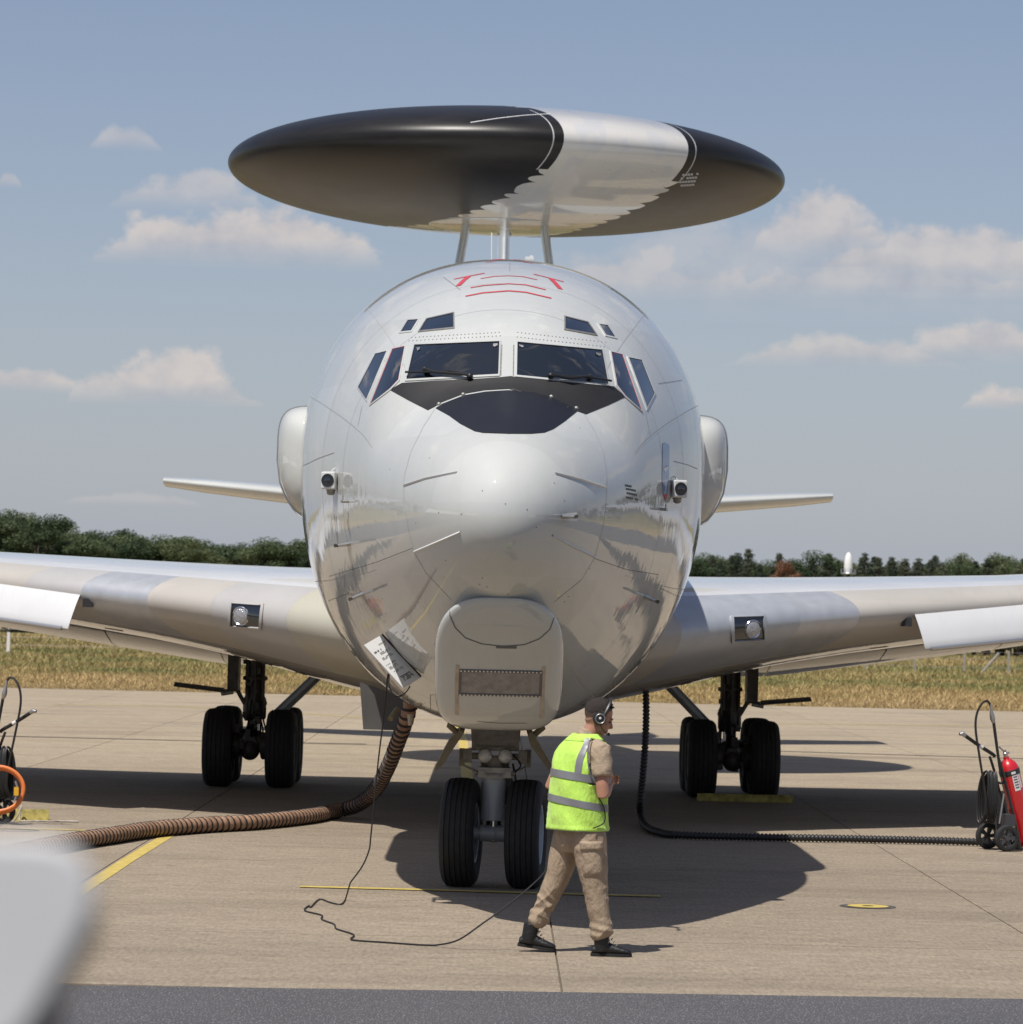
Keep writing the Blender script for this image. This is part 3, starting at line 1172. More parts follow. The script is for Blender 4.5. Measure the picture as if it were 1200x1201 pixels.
# ---- cockpit glazing
wins = [
    ('windscreen', [(260, 345), (558, 333), (554, 450), (232, 467)], 'port'),
    ('windscreen', [(620, 335), (918, 363), (940, 485), (618, 453)], 'starboard'),
    ('side_window', [(182, 359), (227, 349), (205, 468), (176, 499), (104, 555)], ''),
    ('side_window', [(122, 376), (164, 366), (92, 538), (62, 493)], ''),
    ('side_window', [(948, 368), (990, 379), (1058, 577), (998, 524), (969, 487)], ''),
    ('side_window', [(1009, 388), (1057, 398), (1102, 514), (1075, 566)], ''),
    ('eyebrow_window', [(277, 296), (303, 254), (396, 233), (397, 284)], ''),
    ('eyebrow_window', [(210, 300), (236, 258), (274, 255), (249, 296)], ''),
    ('eyebrow_window', [(788, 246), (868, 266), (896, 308), (788, 289)], ''),
    ('eyebrow_window', [(906, 272), (938, 276), (966, 319), (931, 311)], ''),
]
for k, (nm, poly, _) in enumerate(wins):
    poly = Z3(poly)
    fr_w = 1.6 if nm == 'windscreen' else 1.0
    dark = nm == 'eyebrow_window' and k in (6, 8)
    fr = rim(nm, poly, fr_w, .2, .012 if nm == 'windscreen' else .010, M_STEEL if dark else M_PAINT, plane)
    rim('seal', poly, .1, .6, .010 if nm == 'windscreen' else .008, M_RED if (k in (2, 4)) else M_SEAL, fr)
    decal('pane', inset(poly, .3), .006, M_GLASS, fr, cuts=3)
# small demist stickers in the upper corners of the panes
for poly in ([(263, 352), (285, 350), (283, 365), (268, 374)], [(533, 338), (556, 337), (555, 350), (540, 358), (530, 352)],
             [(622, 340), (645, 345), (647, 356), (637, 360), (623, 352)], [(890, 368), (915, 372), (918, 385), (905, 390), (892, 382)]):
    decal('corner_plate', inset(Z3(poly), 1.4), .011, M_STEEL, body, cuts=1)
# wipers
for pts, arm in (([(237, 452), (330, 452), (385, 449), (455, 462)], [(300, 440), (330, 452), (455, 464)]), ([(720, 466), (790, 467), (860, 468), (940, 482)], [(735, 462), (800, 474), (870, 466)])):
    w = MB()
    for pl, r in ((pts, .009), (arm, .012)):
        w.tube([hit(*p)[0] + hit(*p)[1] * .045 for p in Z3(pl)], r, 6)
    for p in (Z3([arm[-1]])[0], Z3([arm[0]])[0]):
        h, n = hit(*p)
        w.ball(h + n * .03, .028, 8, 6)
    w.build('windscreen_wiper', M_BLACK, plane)

# ---- black anti-glare panel in front of the windscreens, part of it on the radome
arc = [(330, 562), (355, 546), (430, 517), (505, 504), (590, 499), (680, 506), (740, 523), (800, 550), (836, 571)]
decal('anti_glare_panel', Z3([(172, 502), (215, 478), (330, 470), (470, 464), (560, 458), (597, 454), (640, 461), (800, 474), (960, 490), (1000, 527), (940, 556), (862, 588)] + arc[::-1] + [(306, 574), (240, 540)]), .004, M_ANTIGLARE, plane, cuts=3)
arc2 = [(x + (3 if x < 590 else -3), y + 5) for x, y in arc]
decal('anti_glare_panel', Z3(arc2 + [(790, 611), (748, 640), (715, 653), (670, 657), (590, 657), (500, 654), (470, 648), (420, 622), (380, 593)]), .004, M_RADOMEBLACK, plane, cuts=3)
for p in [(345, 553), (430, 519), (740, 527), (828, 567)]:
    h, n = hit(*Z3([p])[0])
    MB().ball(h, .02, 8, 6).build('latch', M_STEEL, plane)

# ---- red walkway markings on the crown
for pts, wd in (([(398, 113), (450, 102), (505, 92)], .05), ([(412, 137), (432, 117), (450, 102)], .075), ([(678, 95), (730, 108), (783, 122)], .05), ([(772, 148), (755, 128), (738, 111)], .075),
                ([(491, 111), (540, 103), (590, 101), (640, 104), (690, 115)], .035), ([(456, 143), (505, 135), (590, 129), (650, 133), (720, 150)], .045),
                ([(438, 173), (500, 161), (590, 154), (650, 159), (740, 180)], .055), ([(538, 45), (590, 42), (645, 47)], .12), ([(508, 54), (545, 50)], .05), ([(640, 51), (680, 58)], .05)):
    ribbon('red_marking', Z3(pts), wd * .62, .004, M_RED, body, step=2)

# ---- panel gaps, lightning strips, seams
gaps = [
    [(510, 480), (497, 500), (482, 530), (474, 560), (474, 590), (480, 625), (486, 648), (500, 672), (530, 704)],
    [(684, 484), (697, 505), (708, 530), (712, 560), (711, 590), (707, 620), (697, 655), (682, 680), (650, 706)],
    [(352, 548), (375, 537), (392, 531)], [(386, 676), (440, 660), (484, 643)], [(385, 705), (410, 695)],
    [(405, 655), (404, 690), (410, 720)], [(697, 655), (735, 668), (772, 674)], [(772, 450), (800, 446)],
    [(790, 541), (806, 545), (818, 550)], [(772, 674), (762, 720)], [(800, 702), (775, 690)], [(598, 300), (598, 318)],
    [(425, 476), (420, 500)], [(757, 482), (762, 510)], [(540, 340), (520, 325), (500, 330)], [(690, 330), (720, 345), (740, 362)],
    [(505, 840), (505, 815), (520, 815)],
]
M_FAINT = mat('faint skin joint', (.34, .34, .33), .6)
for gi, g in enumerate(gaps):
    if gi in (0, 1):
        k_ = 6 if gi == 0 else 4
        ribbon('panel_gap', g[:k_ + 1], .0045, .0025, M_FAINT, body, step=4)
        g = g[k_:]
    ribbon('panel_gap', g, .0045, .0025, M_SEAM, body, step=4)
for g in ([(474, 569), (500, 561), (536, 554)], [(486, 647), (512, 636), (540, 624)], [(651, 555), (680, 562), (711, 572)], [(648, 628), (672, 641), (697, 653)]):
    ribbon('lightning_strip', g, .018, .001, M_FRAME, radome, step=4, thick=.012)
# faint frame joints round the barrel and lap joints along it
for s0 in (2.75, 3.55, 4.45, 5.3):
    ra, rb = fus_ring(s0, .0022), fus_ring(s0 + .0045, .0022)
    mb = MB()
    mb.rings([ra, rb], True, False)
    mb.build('panel_gap', M_FAINT, body, fix=False)
for k0 in (6, 17, 47, 58, 73, 86, 106, 119):
    A_l, B_l = [], []
    for s0 in np.linspace(2.0, 6.2, 40):
        rg_ = fus_ring(s0, .0022)
        A_l.append(rg_[k0]); B_l.append(rg_[k0] + (rg_[(k0 + 1) % NR] - rg_[k0]).normalized() * .0045)
    mb = MB(); mb.rings([A_l, B_l], False, False)
    mb.build('panel_gap', M_FAINT, body, fix=False)
# rivet rows round the windscreen frame
riv = MB()
for a, b in (((250, 318), (556, 300)), ((622, 300), (930, 335)), ((566, 345), (562, 450)), ((608, 345), (606, 450)), ((240, 330), (560, 312)), ((620, 316), (925, 350))):
    for k in range(24):
        x, y = a[0] + (b[0] - a[0]) * k / 23, a[1] + (b[1] - a[1]) * k / 23
        h, n = hit(*Z3([(x, y)])[0])
        riv.box(h + n * .001, (.008, .008, .008), n.to_track_quat('Z', 'Y').to_matrix())
tag(riv.build('rivets', M_STEEL, body, smooth=False), kind='stuff')
scr = MB()
for _ in range(55):
    h, n = hit(random.uniform(400, 780), random.uniform(500, 840))
    if h is None:
        continue
    scr.box(h + n * .0005, (.008, .008, .003), n.to_track_quat('Z', 'Y').to_matrix())
tag(scr.build('fasteners', M_SEAM, body, smooth=False), kind='stuff')

# ---- sensor heads on both cheeks: white box with a dark round lens on a short stalk
for (px, py, sd) in ((383.5, 564, -1), (799.5, 573.5, 1)):
    h, n = hit(px - sd * 11, py)
    c = h + n * .045
    rot = Matrix.Rotation(sd * .30, 3, 'Z')
    fx = rot @ Vector((0, -1, 0))
    sensor = MB().box(c, (.125, .17, .15), rot)
    sensor = sensor.build('sensor_head', M_WINGWHITE, plane, smooth=False)
    bev = sensor.modifiers.new('bevel', 'BEVEL'); bev.width = .014; bev.segments = 2
    tr = fx.to_track_quat('Z', 'Y').to_matrix()
    f0 = c + fx * .087 - Vector((0, 0, .0))
    MB().lathe([(.001, .001), (.027, .001), (.030, .004), (.053, .006), (.056, 0)], f0, rot=tr, seg=24).build('lens_ring', M_BLACK, sensor)
    MB().lathe([(.001, .010), (.02, .009), (.031, .005)], f0, rot=tr, seg=20).build('lens', M_GLASS, sensor)
    sx = rot @ Vector((-sd, 0, 0))
    MB().lathe([(.001, .003), (.04, .003), (.044, 0)], c + sx * .0635, rot=sx.to_track_quat('Z', 'Y').to_matrix(), seg=20).build('side_window', M_STEEL, sensor)
    MB().lathe([(.036, -.07), (.04, -.085), (.032, -.095), (.036, -.107), (.02, -.12), (.001, -.122)], c, seg=14).build('stalk', M_STEEL, sensor)
    MB().tube(smooth_path([c + Vector((0, .05, .08)), c + Vector((-sd * .03, .06, .11)), c + Vector((-sd * .06, .10, .09)), h - n * .02], 5), .006, 6).build('cable', M_WINGWHITE, sensor)

# ---- probes
for (px, py, sd) in ((409, 638, -1), (425, 697, -1), (757, 700, 1), (662, 606, 1)):
    h, n = hit(px, py)
    mb = MB()
    e = h + n * .10
    side = Vector((0, 1, 0)).cross(n).normalized()
    mb.rings([[h - n * .02 + Vector((0, -.09, 0)), h - n * .02 + side * .02, h - n * .02 + Vector((0, .09, 0)), h - n * .02 - side * .02],
              [e + Vector((0, -.06, 0)), e + side * .012, e + Vector((0, .03, 0)), e - side * .012]])
    o = mb.build('pitot_probe', M_STRIP, plane)
    MB().tube([e + Vector((0, .03, 0)), e + Vector((0, -.20, 0)), e + Vector((0, -.30, -.005))], [.013, .012, .016], 8).build('tube', M_DARKMETAL, o)
for (px, py) in ((409, 588), (774, 597)):
    h, n = hit(px, py)
    mb = MB().tube([h - n * .01, h + n * .06], .012, 8)
    mb.box(h + n * .06, (.012, .12, .02))
    mb.tube([h + n * .05, h + n * .05 + Vector((0, 0, .05))], .006, 6)
    mb.build('vane', M_STEEL, plane)

# ---- unit pennant on the starboard side, stencil and small placards
M_BLUE = mat('blue emblem paint', (.13, .22, .42), .4, coat=.6, var=.12)
M_EWHITE = mat('white emblem paint', (.75, .75, .74), .4)
pen = decal('unit_emblem', [(777, 521), (779, 519), (784, 521), (785, 524), (784.5, 556), (783, 578), (780.5, 588), (777.5, 580), (776.3, 560)], .003, M_BLUE, plane, cuts=3)
decal('bird_mark', [(776.8, 545), (778.5, 549.5), (780, 547.5), (781.5, 549.5), (783.6, 546), (783, 550), (781, 552), (780, 554.5), (778.6, 552)], .0045, M_EWHITE, pen, cuts=1)
decal('tip_mark', [(776.8, 578), (778.8, 580.5), (780.2, 578.5), (782, 580), (783, 577.5), (780.6, 587.5)], .0045, M_RED, pen, cuts=1)


def dashes(name, rows, m, parent, off=.003, h=2.0, surf=None):
    """rows of small stencilled characters: (x0, y0, x1, y1, count)"""
    mb = MB()
    for (x0, y0, x1, y1, n) in rows:
        for k in range(n):
            if random.random() < .12:
                continue
            t0, t1 = (k + .12) / n, (k + .80) / n
            q = []
            for (t, dy) in ((t0, 0), (t1, 0), (t1, h), (t0, h)):
                p, nn = hit(x0 + (x1 - x0) * t, y0 + (y1 - y0) * t + dy)
                if p is not None:
                    q.append(p + nn * off)
            if len(q) == 4:
                mb.add(q, [(0, 1, 2, 3)])
    return tag(mb.build(name, m, parent, smooth=False), kind='stuff')


M_INK = mat('dark stencil ink', (.05, .05, .055), .6)
dashes('stencil_text', [(733, 568, 741, 569.5, 4), (734, 572, 746, 574.5, 6), (735, 577, 747, 579.5, 6), (734, 582, 749, 585, 7)], M_INK, plane, h=2.4)
pl = decal('placard', [(823.0, 599), (827.6, 601), (827.6, 622), (823.0, 618)], .003, M_EWHITE, plane, cuts=2)
M_OCHRE = mat('ochre placard', (.35, .22, .04), .5)
decal('placard_field', [(824.0, 606), (826.6, 607.5), (826.8, 616), (824.2, 613.5)], .005, M_OCHRE, pl, cuts=2)

# ---- chin fairing under the nose
M_CHIN = M_PAINT_SMOOTH


def chin_ring(scale, depth, ex=2 / 4.2):
    R = []
    zc, hz, hw = 2.06, .53, .505
    for k in range(72):
        a = 2 * math.pi * k / 72
        c, sn = math.cos(a), math.sin(a)
        e2 = ex if sn < 0 else 2 / 3.0
        x = hw * scale * math.copysign(abs(c) ** e2, c)
        z = zc + hz * scale * math.copysign(abs(sn) ** e2, sn)
        s = .44 + (2.59 - z) * .90 + depth * (1 if sn < 0 else 1 - .8 * sn) + .10 * (z < 1.7) * (1.7 - z) * 3
        R.append(Vector((x, s, z)))
    return R


chb = MB().rings([chin_ring(.02, 0), chin_ring(.3, .002), chin_ring(.6, .012), chin_ring(.78, .035), chin_ring(.88, .075), chin_ring(.95, .13), chin_ring(.985, .2), chin_ring(1.0, .3), chin_ring(1.0, .6), chin_ring(1.0, 1.2), chin_ring(.985, 2.2), chin_ring(.93, 3.3)], True, True)
BC = BVHTree.FromPolygons([Vector(p) for p in chb.v], chb.f)
chin = chb.build('chin_fairing', M_CHIN, plane, angle=50)
grid = decal('antenna_panel', [(541, 787), (634, 789), (633, 815), (540, 813)], .004, M_DIRTYGREY, chin, BC, 3)
rim('panel_edge', [(541, 787), (634, 789), (633, 815), (540, 813)], 2.2, .6, .008, M_SEAM, chin, BC)
pr = MB()
for k in range(22):
    for (a, b) in (((541, 786), (634, 788)), ((540, 814), (633, 816))):
        x, y = a[0] + (b[0] - a[0]) * k / 21, a[1] + (b[1] - a[1]) * k / 21
        h, n = hit(x, y, BC)
        if h is not None:
            pr.box(h + n * .009, (.014, .014, .006), n.to_track_quat('Z', 'Y').to_matrix())
tag(pr.build('panel_screws', M_STRIP, chin, smooth=False), kind='stuff')
M_BUFF = mat('buff sealing tape', (.42, .35, .27), .6, var=.15, vscale=10)
for g in ([(537, 780), (536, 800), (536, 838)], [(638, 782), (637, 802), (636, 842)]):
    ribbon('sealing_tape', g, .028, .004, M_BUFF, chin, BC)
ribbon('cap_seam', [(527, 706), (528, 722), (534, 736), (546, 748), (565, 755), (590, 758), (615, 756), (633, 749), (645, 738), (650, 724), (651, 710)], .009, .003, M_SEAM, chin, BC, step=3)
decal('vent_slot', [(582, 757), (606, 757.6), (606, 760.4), (582, 760)], .005, M_SEAM, chin, BC, 1)
ribbon('chin_seam', [(560, 846), (586, 848), (618, 848)], .007, .003, M_SEAM, chin, BC)

# ---- side antenna pods
for sd in (-1, 1):
    R = []
    for (sc, s) in ((.02, 6.50), (.45, 6.52), (.70, 6.57), (.86, 6.70), (.95, 6.90), (1.0, 7.25), (1.0, 10.6), (.9, 11.3), (.6, 12.0), (.1, 12.3)):
        ring = []
        for k in range(48):
            a = 2 * math.pi * k / 48
            c, sn = math.cos(a), math.sin(a)
            ex = 2 / 4.6
            x = 1.68 + .49 * sc * math.copysign(abs(c) ** ex, c)
            z = 3.885 + .55 * sc * math.copysign(abs(sn) ** ex, sn)
            if z < 3.75 and x > 1.8:
                x -= (3.75 - z) * .42 * (x - 1.8) / .4
            ring.append(Vector((sd * x, s, z)))
        R.append(ring)
    pod = MB().rings(R, True, True).build('antenna_pod', M_PAINT, plane, angle=50)
    sm = MB()
    for i in (4,):
        pts = [p + (p - Vector((sd * 1.68, p.y, 3.93))).normalized() * .004 for p in R[i]]
        sm.tube(pts + [pts[0]], .006, 5, caps=False)
    sm.build('pod_seam', M_STRIP, pod)

# ---- wings
M_LE = {'beige': mat_paint('beige leading edge', (.43, .405, .365), (.46, .435, .395), rough=.4, coat=.5, coat_rough=.15, wave=.03, dirt=.2),
        'grey': mat_paint('grey leading edge', (.40, .39, .385), (.44, .43, .42), rough=.4, coat=.5, coat_rough=.15, wave=.03, dirt=.2),
        'blue': mat('bare aluminium leading edge', (.50, .515, .535), .42, .5, var=.07, vscale=5, rough_var=.15),
        'slate': mat('blue grey leading edge', (.42, .445, .48), .42, .35, var=.06, vscale=5, rough_var=.15),
        'yellow': mat_paint('primer yellow leading edge', (.43, .415, .345), (.45, .435, .365), rough=.45, coat=.4, coat_rough=.2, wave=.03, dirt=.15)}
WX = [0.6, 1.9, 2.6, 3.4, 4.3, 5.3, 6.5, 8.5, 11, 16, 22]
WLE = [12.2, 13.2, 13.75, 14.35, 15.0, 15.75, 16.65, 18.15, 20.0, 23.8, 28.3]
WCH = [11.6, 10.6, 10.0, 9.4, 8.7, 8.0, 7.2, 6.2, 5.5, 4.1, 2.7]
WZT = [2.96, 2.99, 3.00, 3.02, 3.05, 3.09, 3.14, 3.28, 3.50, 4.0, 4.6]
WZB = [1.30, 1.57, 1.74, 1.92, 2.07, 2.21, 2.38, 2.62, 2.95, 3.6, 4.33]


def naca(c):
    return (2.969 * math.sqrt(c) - 1.26 * c - 3.516 * c * c + 2.843 * c ** 3 - 1.015 * c ** 4) / 1.0


def wing_at(x):
    return [float(np.interp(x, WX, A)) for A in (WLE, WCH, WZT, WZB)]


def wing_pt(sd, x, c, up, g=0.0):
    le, ch, zt, zb = wing_at(x)
    zc = zb + (zt - zb) * .50
    T = naca(min(max(c, 0), 1))
    z = zc + (zt - zc + g) * T if up else zc - (zc - zb + g) * T
    z -= max(0, c - .3) * ch * .03
    return Vector((sd * x, le + c * ch - g * max(0, 1 - c * 12), z))


CS = [0, .0015, .004, .008, .014, .022, .034, .05, .07, .1, .15, .22, .3, .4, .5, .62, .75, .88, 1.0]
wing_bvh = {}
for sd in (-1, 1):
    xs = [.6, 1.2] + [1.9 + .35 * k for k in range(14)] + [7, 8.5, 11, 16, 22]
    up, lo = MB(), MB()
    ru = [[wing_pt(sd, x, c, True) for c in CS] for x in xs]
    rl = [[wing_pt(sd, x, c, False) for c in CS] for x in xs]
    wing = up.rings(ru, False, False).build('wing', M_WINGWHITE, plane, angle=50)
    und = MB().rings(rl, False, False)
    allb = MB().rings([a[::-1] + b[1:] for a, b in zip(ru, rl)], False, False)
    wing_bvh[sd] = BVHTree.FromPolygons([Vector(p) for p in allb.v], allb.f)
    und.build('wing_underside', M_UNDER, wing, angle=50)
    if sd < 0:
        bands = [('yellow', 1.5, 2.42), ('grey', 2.42, 3.35), ('beige', 3.35, 4.15), ('blue', 4.15, 5.0), ('grey', 5.0, 5.75), ('beige', 5.75, 9.5), ('grey', 9.5, 16)]
    else:
        bands = [('beige', 1.5, 2.1), ('slate', 2.1, 3.1), ('slate', 3.1, 3.55), ('blue', 3.55, 4.3), ('beige', 4.3, 9.5), ('grey', 9.5, 16)]
    for bi, (cn, xa, xb) in enumerate(bands):
        n = max(3, int((xb - xa) / .3))
        R = []
        for k in range(n + 1):
            x = xa + .0005 + (xb - xa - .001) * k / n
            # the chordwise cuts run square to the leading edge, so they slant over the nose of the wing
            prof = []
            for j in range(26):
                t = -1 + 2 * j / 25
                c = .055 * abs(t) ** 2 if t > 0 else .085 * abs(t) ** 2
                prof.append(wing_pt(sd, max(.6, x - c * 6.5), c, t > 0, .007))
            R.append(prof)
        MB().rings(R, False, False).build('leading_edge_panel', M_LE[cn], wing, angle=60)
    # landing lamp behind a dark pane
    lp = [(273, 708.5), (308, 711), (305.5, 735.5), (271, 733)] if sd < 0 else [(858.5, 724.5), (894.5, 723.5), (895.5, 748.5), (859.5, 751)]
    lamp = rim('landing_lamp', lp, 2.2, .4, .035, M_LE['grey'] if sd < 0 else M_LE['slate'], plane, wing_bvh[sd])
    decal('lamp_pane', inset(lp, .2), .014, M_GLASS, lamp, wing_bvh[sd], 2)
    lc = (284, 722) if sd < 0 else (881.5, 737.5)
    h, n = hit(*lc, wing_bvh[sd])
    trm = (n * .75 + Vector((0, -.3, 0))).normalized().to_track_quat('Z', 'Y').to_matrix()
    MB().lathe([(.094, .0), (.106, .012), (.112, .004), (.112, -.01)], h + n * .022, rot=trm, seg=30).build('reflector', M_REFLECTOR, lamp)
    MB().lathe([(.098, .0), (.085, .010), (.055, .019), (.025, .023), (.001, .024)], h + n * .022, rot=trm, seg=30).build('lens', M_LENS, lamp)
    # leading edge flap hanging out below the nose of the wing, with its rounded lip
    R = []
    for x in np.linspace(5.02, 8.6, 14):
        le, ch, zt, zb = wing_at(x)
        top = zb + (zt - zb) * (.46 + .015 * (x - 5))
        prof = [(.10, 0.02), (-.02, .0), (-.10, -.09), (-.16, -.2), (-.20, -.30), (-.215, -.365), (-.205, -.40), (-.17, -.415), (-.14, -.39), (-.13, -.33), (-.09, -.22), (-.03, -.1), (.10, -.02)]
        R.append([Vector((sd * (x - (b_ * .28)), le + a_, top + b_ * 1.02)) for a_, b_ in prof])
    kr = MB().rings(R, True, True).build('leading_edge_flap', M_WINGWHITE, plane, angle=40)
    lipc = []
    for x in np.linspace(5.1, 8.6, 12):
        le, ch, zt, zb = wing_at(x)
        lipc.append(Vector((sd * (x + .11), le - .215, zb + (zt - zb) * (.46 + .015 * (x - 5)) - .41)))
    MB().tube(lipc, .027, 8).build('lip', M_STRIP, kr)
    # black block stands in for the shade in the recess inboard of the flap
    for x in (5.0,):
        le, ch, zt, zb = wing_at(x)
        MB().box((sd * (x - .08), le + .12, zb + (zt - zb) * .36), (.12, .35, .10)).build('recess_shade', M_SEAL, kr)
    # lowered trailing edge flap, its skin in separate panels
    for (x0, x1) in ((2.2, 3.95), (3.97, 5.6), (5.62, 7.4), (7.42, 9.4)):
        R = []
        for x in np.linspace(x0, x1, 6):
            le, ch, zt, zb = wing_at(x)
            tez = float(np.interp(x, [2, 4, 7.4, 9.4], [1.62, 1.66, 2.13, 2.45]))
            te = le + ch
            prof = [(-.6, tez + .62), (-.1, tez + .58), (.7, tez + .30), (1.4, tez), (.7, tez + .06), (-.1, tez + .20), (-.5, tez + .40)]
            R.append([Vector((sd * x, te + a_, b_)) for a_, b_ in prof])
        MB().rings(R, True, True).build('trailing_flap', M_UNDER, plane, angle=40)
    # stencil marks under the wing
    for g in ([(440, 0), (470, 1)],):
        x = 4.6
        a_, b_ = wing_pt(sd, x, .15, False), wing_pt(sd, x + .25, .155, False)
        mb = MB().add([a_ + Vector((0, 0, -.006)), b_ + Vector((0, 0, -.006)), b_ + Vector((0, .25, -.012)), a_ + Vector((0, .25, -.012))], [(0, 1, 2, 3)])
        mb.build('red_marking', M_RED, wing, smooth=False)

# ---- tail
for sd in (-1, 1):
    R = []
    for f in np.linspace(0, 1, 9):
        x = .3 + 6.46 * f
        le = 39.3 + 4.3 * f; ch = 4.6 - 2.6 * f; zc = 4.42 + .62 * f; t = .26 - .14 * f
        if f == 1: t *= .8
        R.append([Vector((sd * x, le + c * ch, zc + t * naca(c))) for c in CS[::-1]] + [Vector((sd * x, le + c * ch, zc - t * naca(c))) for c in CS[1:]])
    MB().rings(R, True, True).build('tailplane', M_PAINT_SMOOTH, plane, angle=60)
R = []
for f in np.linspace(0, 1, 9):
    z = 5.0 + 7.0 * f
    le = 35.5 + 6.2 * f; ch = 8.2 - 4.9 * f; t = .19 - .09 * f
    R.append([Vector((t * naca(c), le + c * ch, z)) for c in CS[::-1]] + [Vector((-t * naca(c), le + c * ch, z)) for c in CS[1:]])
MB().rings(R, True, True).build('fin', M_PAINT_SMOOTH, plane, angle=60)

# ---- rotating radar dome
def mat_dome():
    m = bpy.data.materials.new('dome paint')
    m.use_nodes = True
    t = NT(m.node_tree)
    out = t.n('ShaderNodeOutputMaterial')
    b = t.n('ShaderNodeBsdfPrincipled')
    t.link(b.outputs[0], out.inputs[0])
    ob = t.n('ShaderNodeTexCoord').outputs['Object']
    sep = t.n('ShaderNodeSeparateXYZ')
    t.link(ob, sep.inputs[0])
    x, y, z = sep.outputs
    ax = t.math('ABSOLUTE', x)
    # scalloped overlap of the paint along the band edges, below the rim only
    ph = t.math('FRACT', t.math('MULTIPLY', t.math('ADD', y, t.math('MULTIPLY', t.noise(ob, 1.7, 2, .5), .5)), 2.3))
    tooth = t.math('MULTIPLY', t.math('POWER', t.math('ABSOLUTE', t.math('SINE', t.math('MULTIPLY', ph, 3.14159))), .6), .20)
    below = t.math('LESS_THAN', z, -.42)
    above = t.math('GREATER_THAN', z, .62)
    tooth = t.math('MULTIPLY', tooth, t.math('MAXIMUM', below, above))
    edge = t.math('ADD', HWB, t.math('SUBTRACT', tooth, t.math('MULTIPLY', .05, below)))
    band = t.math('LESS_THAN', ax, edge)
    # thin white line outside the band near the rim
    l1 = t.math('MULTIPLY', t.math('GREATER_THAN', ax, HWB + .145), t.math('LESS_THAN', ax, HWB + .165))
    l1 = t.math('MULTIPLY', l1, t.math('LESS_THAN', t.math('ABSOLUTE', t.math('ADD', z, -.05)), .48))
    l1 = t.math('MULTIPLY', l1, .7)
    nz = t.noise(t.mapping(ob, (.5, .5, 3)), 2.0, 6, .65)
    blk = t.mix(t.ramp(nz, [(.3, 0.0), (.75, 1.0)]), (.006, .0055, .005), (.018, .016, .014))
    patch = t.noise(t.mapping(ob, (1.6, .5, 1)), 1.7, 2, .4)
    wht = t.mix(t.ramp(patch, [(.44, 0.0), (.47, 1.0)], 'LINEAR'), (.50, .505, .50), (.54, .53, .50))
    c = t.mix(band, blk, wht)
    c = t.mix(l1, c, (.6, .6, .6))
    t.link(c, b.inputs['Base Color'])
    r = t.math('ADD', t.math('MULTIPLY', nz, .14), t.math('SUBTRACT', .30, t.math('MULTIPLY', band, .08)))
    t.link(r, b.inputs['Roughness'])
    b.inputs['Specular IOR Level'].default_value = .36
    t.link(t.math('MULTIPLY', band, .8), b.inputs['Coat Weight'])
    b.inputs['Coat Roughness'].default_value = .06
    br = t.n('ShaderNodeBump')
    br.inputs['Strength'].default_value = .05
    br.inputs['Distance'].default_value = .01
    t.link(t.noise(t.mapping(ob, (14, 14, 1.0)), 2.0, 3, .6), br.inputs['Height'])
    t.link(br.outputs[0], b.inputs['Normal'])
    return m


HWB = 1.06
M_DOME = mat_dome()
DR, DB = 4.57, .90
dome = empty('rotodome', (0, 30.6, 9.73))
dome.parent = plane
dome.rotation_mode = 'QUATERNION'
dome.rotation_quaternion = Quaternion((0, 1, 0), .010) @ Quaternion((0, 0, 1), math.radians(24.2))


def dome_piece(name, u0, u1, n):
    R = []
    p0, p1 = math.asin(u0 / DR), math.asin(u1 / DR)
    for i in range(n + 1):
        p = p0 + (p1 - p0) * i / n
        p = min(max(p, -math.pi / 2 + .004), math.pi / 2 - .004)
        ring = []
        for k in range(160):
            a = 2 * math.pi * k / 160
            ca = math.copysign(abs(math.cos(a)) ** 1.0, math.cos(a))
            ring.append(Vector((DR * math.sin(p), DR * math.cos(p) * math.sin(a), DB * math.cos(p) * ca)))
        R.append(ring)
    mb = MB().rings(R, True, False)
    return mb.build(name, M_DOME, dome, angle=80)


dome_piece('radome_half', -DR, -HWB, 60)
dome_piece('dome_band', -HWB, HWB, 24)
dome_piece('radome_half', HWB, DR, 60)
# pale hand-hold lines on the top of the black half
for (px0, py0, px1, py1) in ((552, 144, 645, 134),):
    mb = MB()
    pts = []
    for k in range(12):
        t = k / 11
        px, py = px0 + (px1 - px0) * t, py0 + (py1 - py0) * (1 - (1 - t) ** 1.6)
        # drop the point onto the ellipsoid
        o_ = dome.matrix_basis.inverted() @ CAML
        d_ = (dome.matrix_basis.inverted().to_3x3() @ rayL(px, py))
        A = (d_.x / DR) ** 2 + (d_.y / DR) ** 2 + (d_.z / DB) ** 2
        B = 2 * (o_.x * d_.x / DR ** 2 + o_.y * d_.y / DR ** 2 + o_.z * d_.z / DB ** 2)
        C = (o_.x / DR) ** 2 + (o_.y / DR) ** 2 + (o_.z / DB) ** 2 - 1
        disc = B * B - 4 * A * C
        if disc > 0:
            pts.append(o_ + d_ * ((-B - math.sqrt(disc)) / (2 * A)))
    if len(pts) > 2:
        MB().tube(pts, .011, 5).build('seam_line', M_EWHITE, dome)
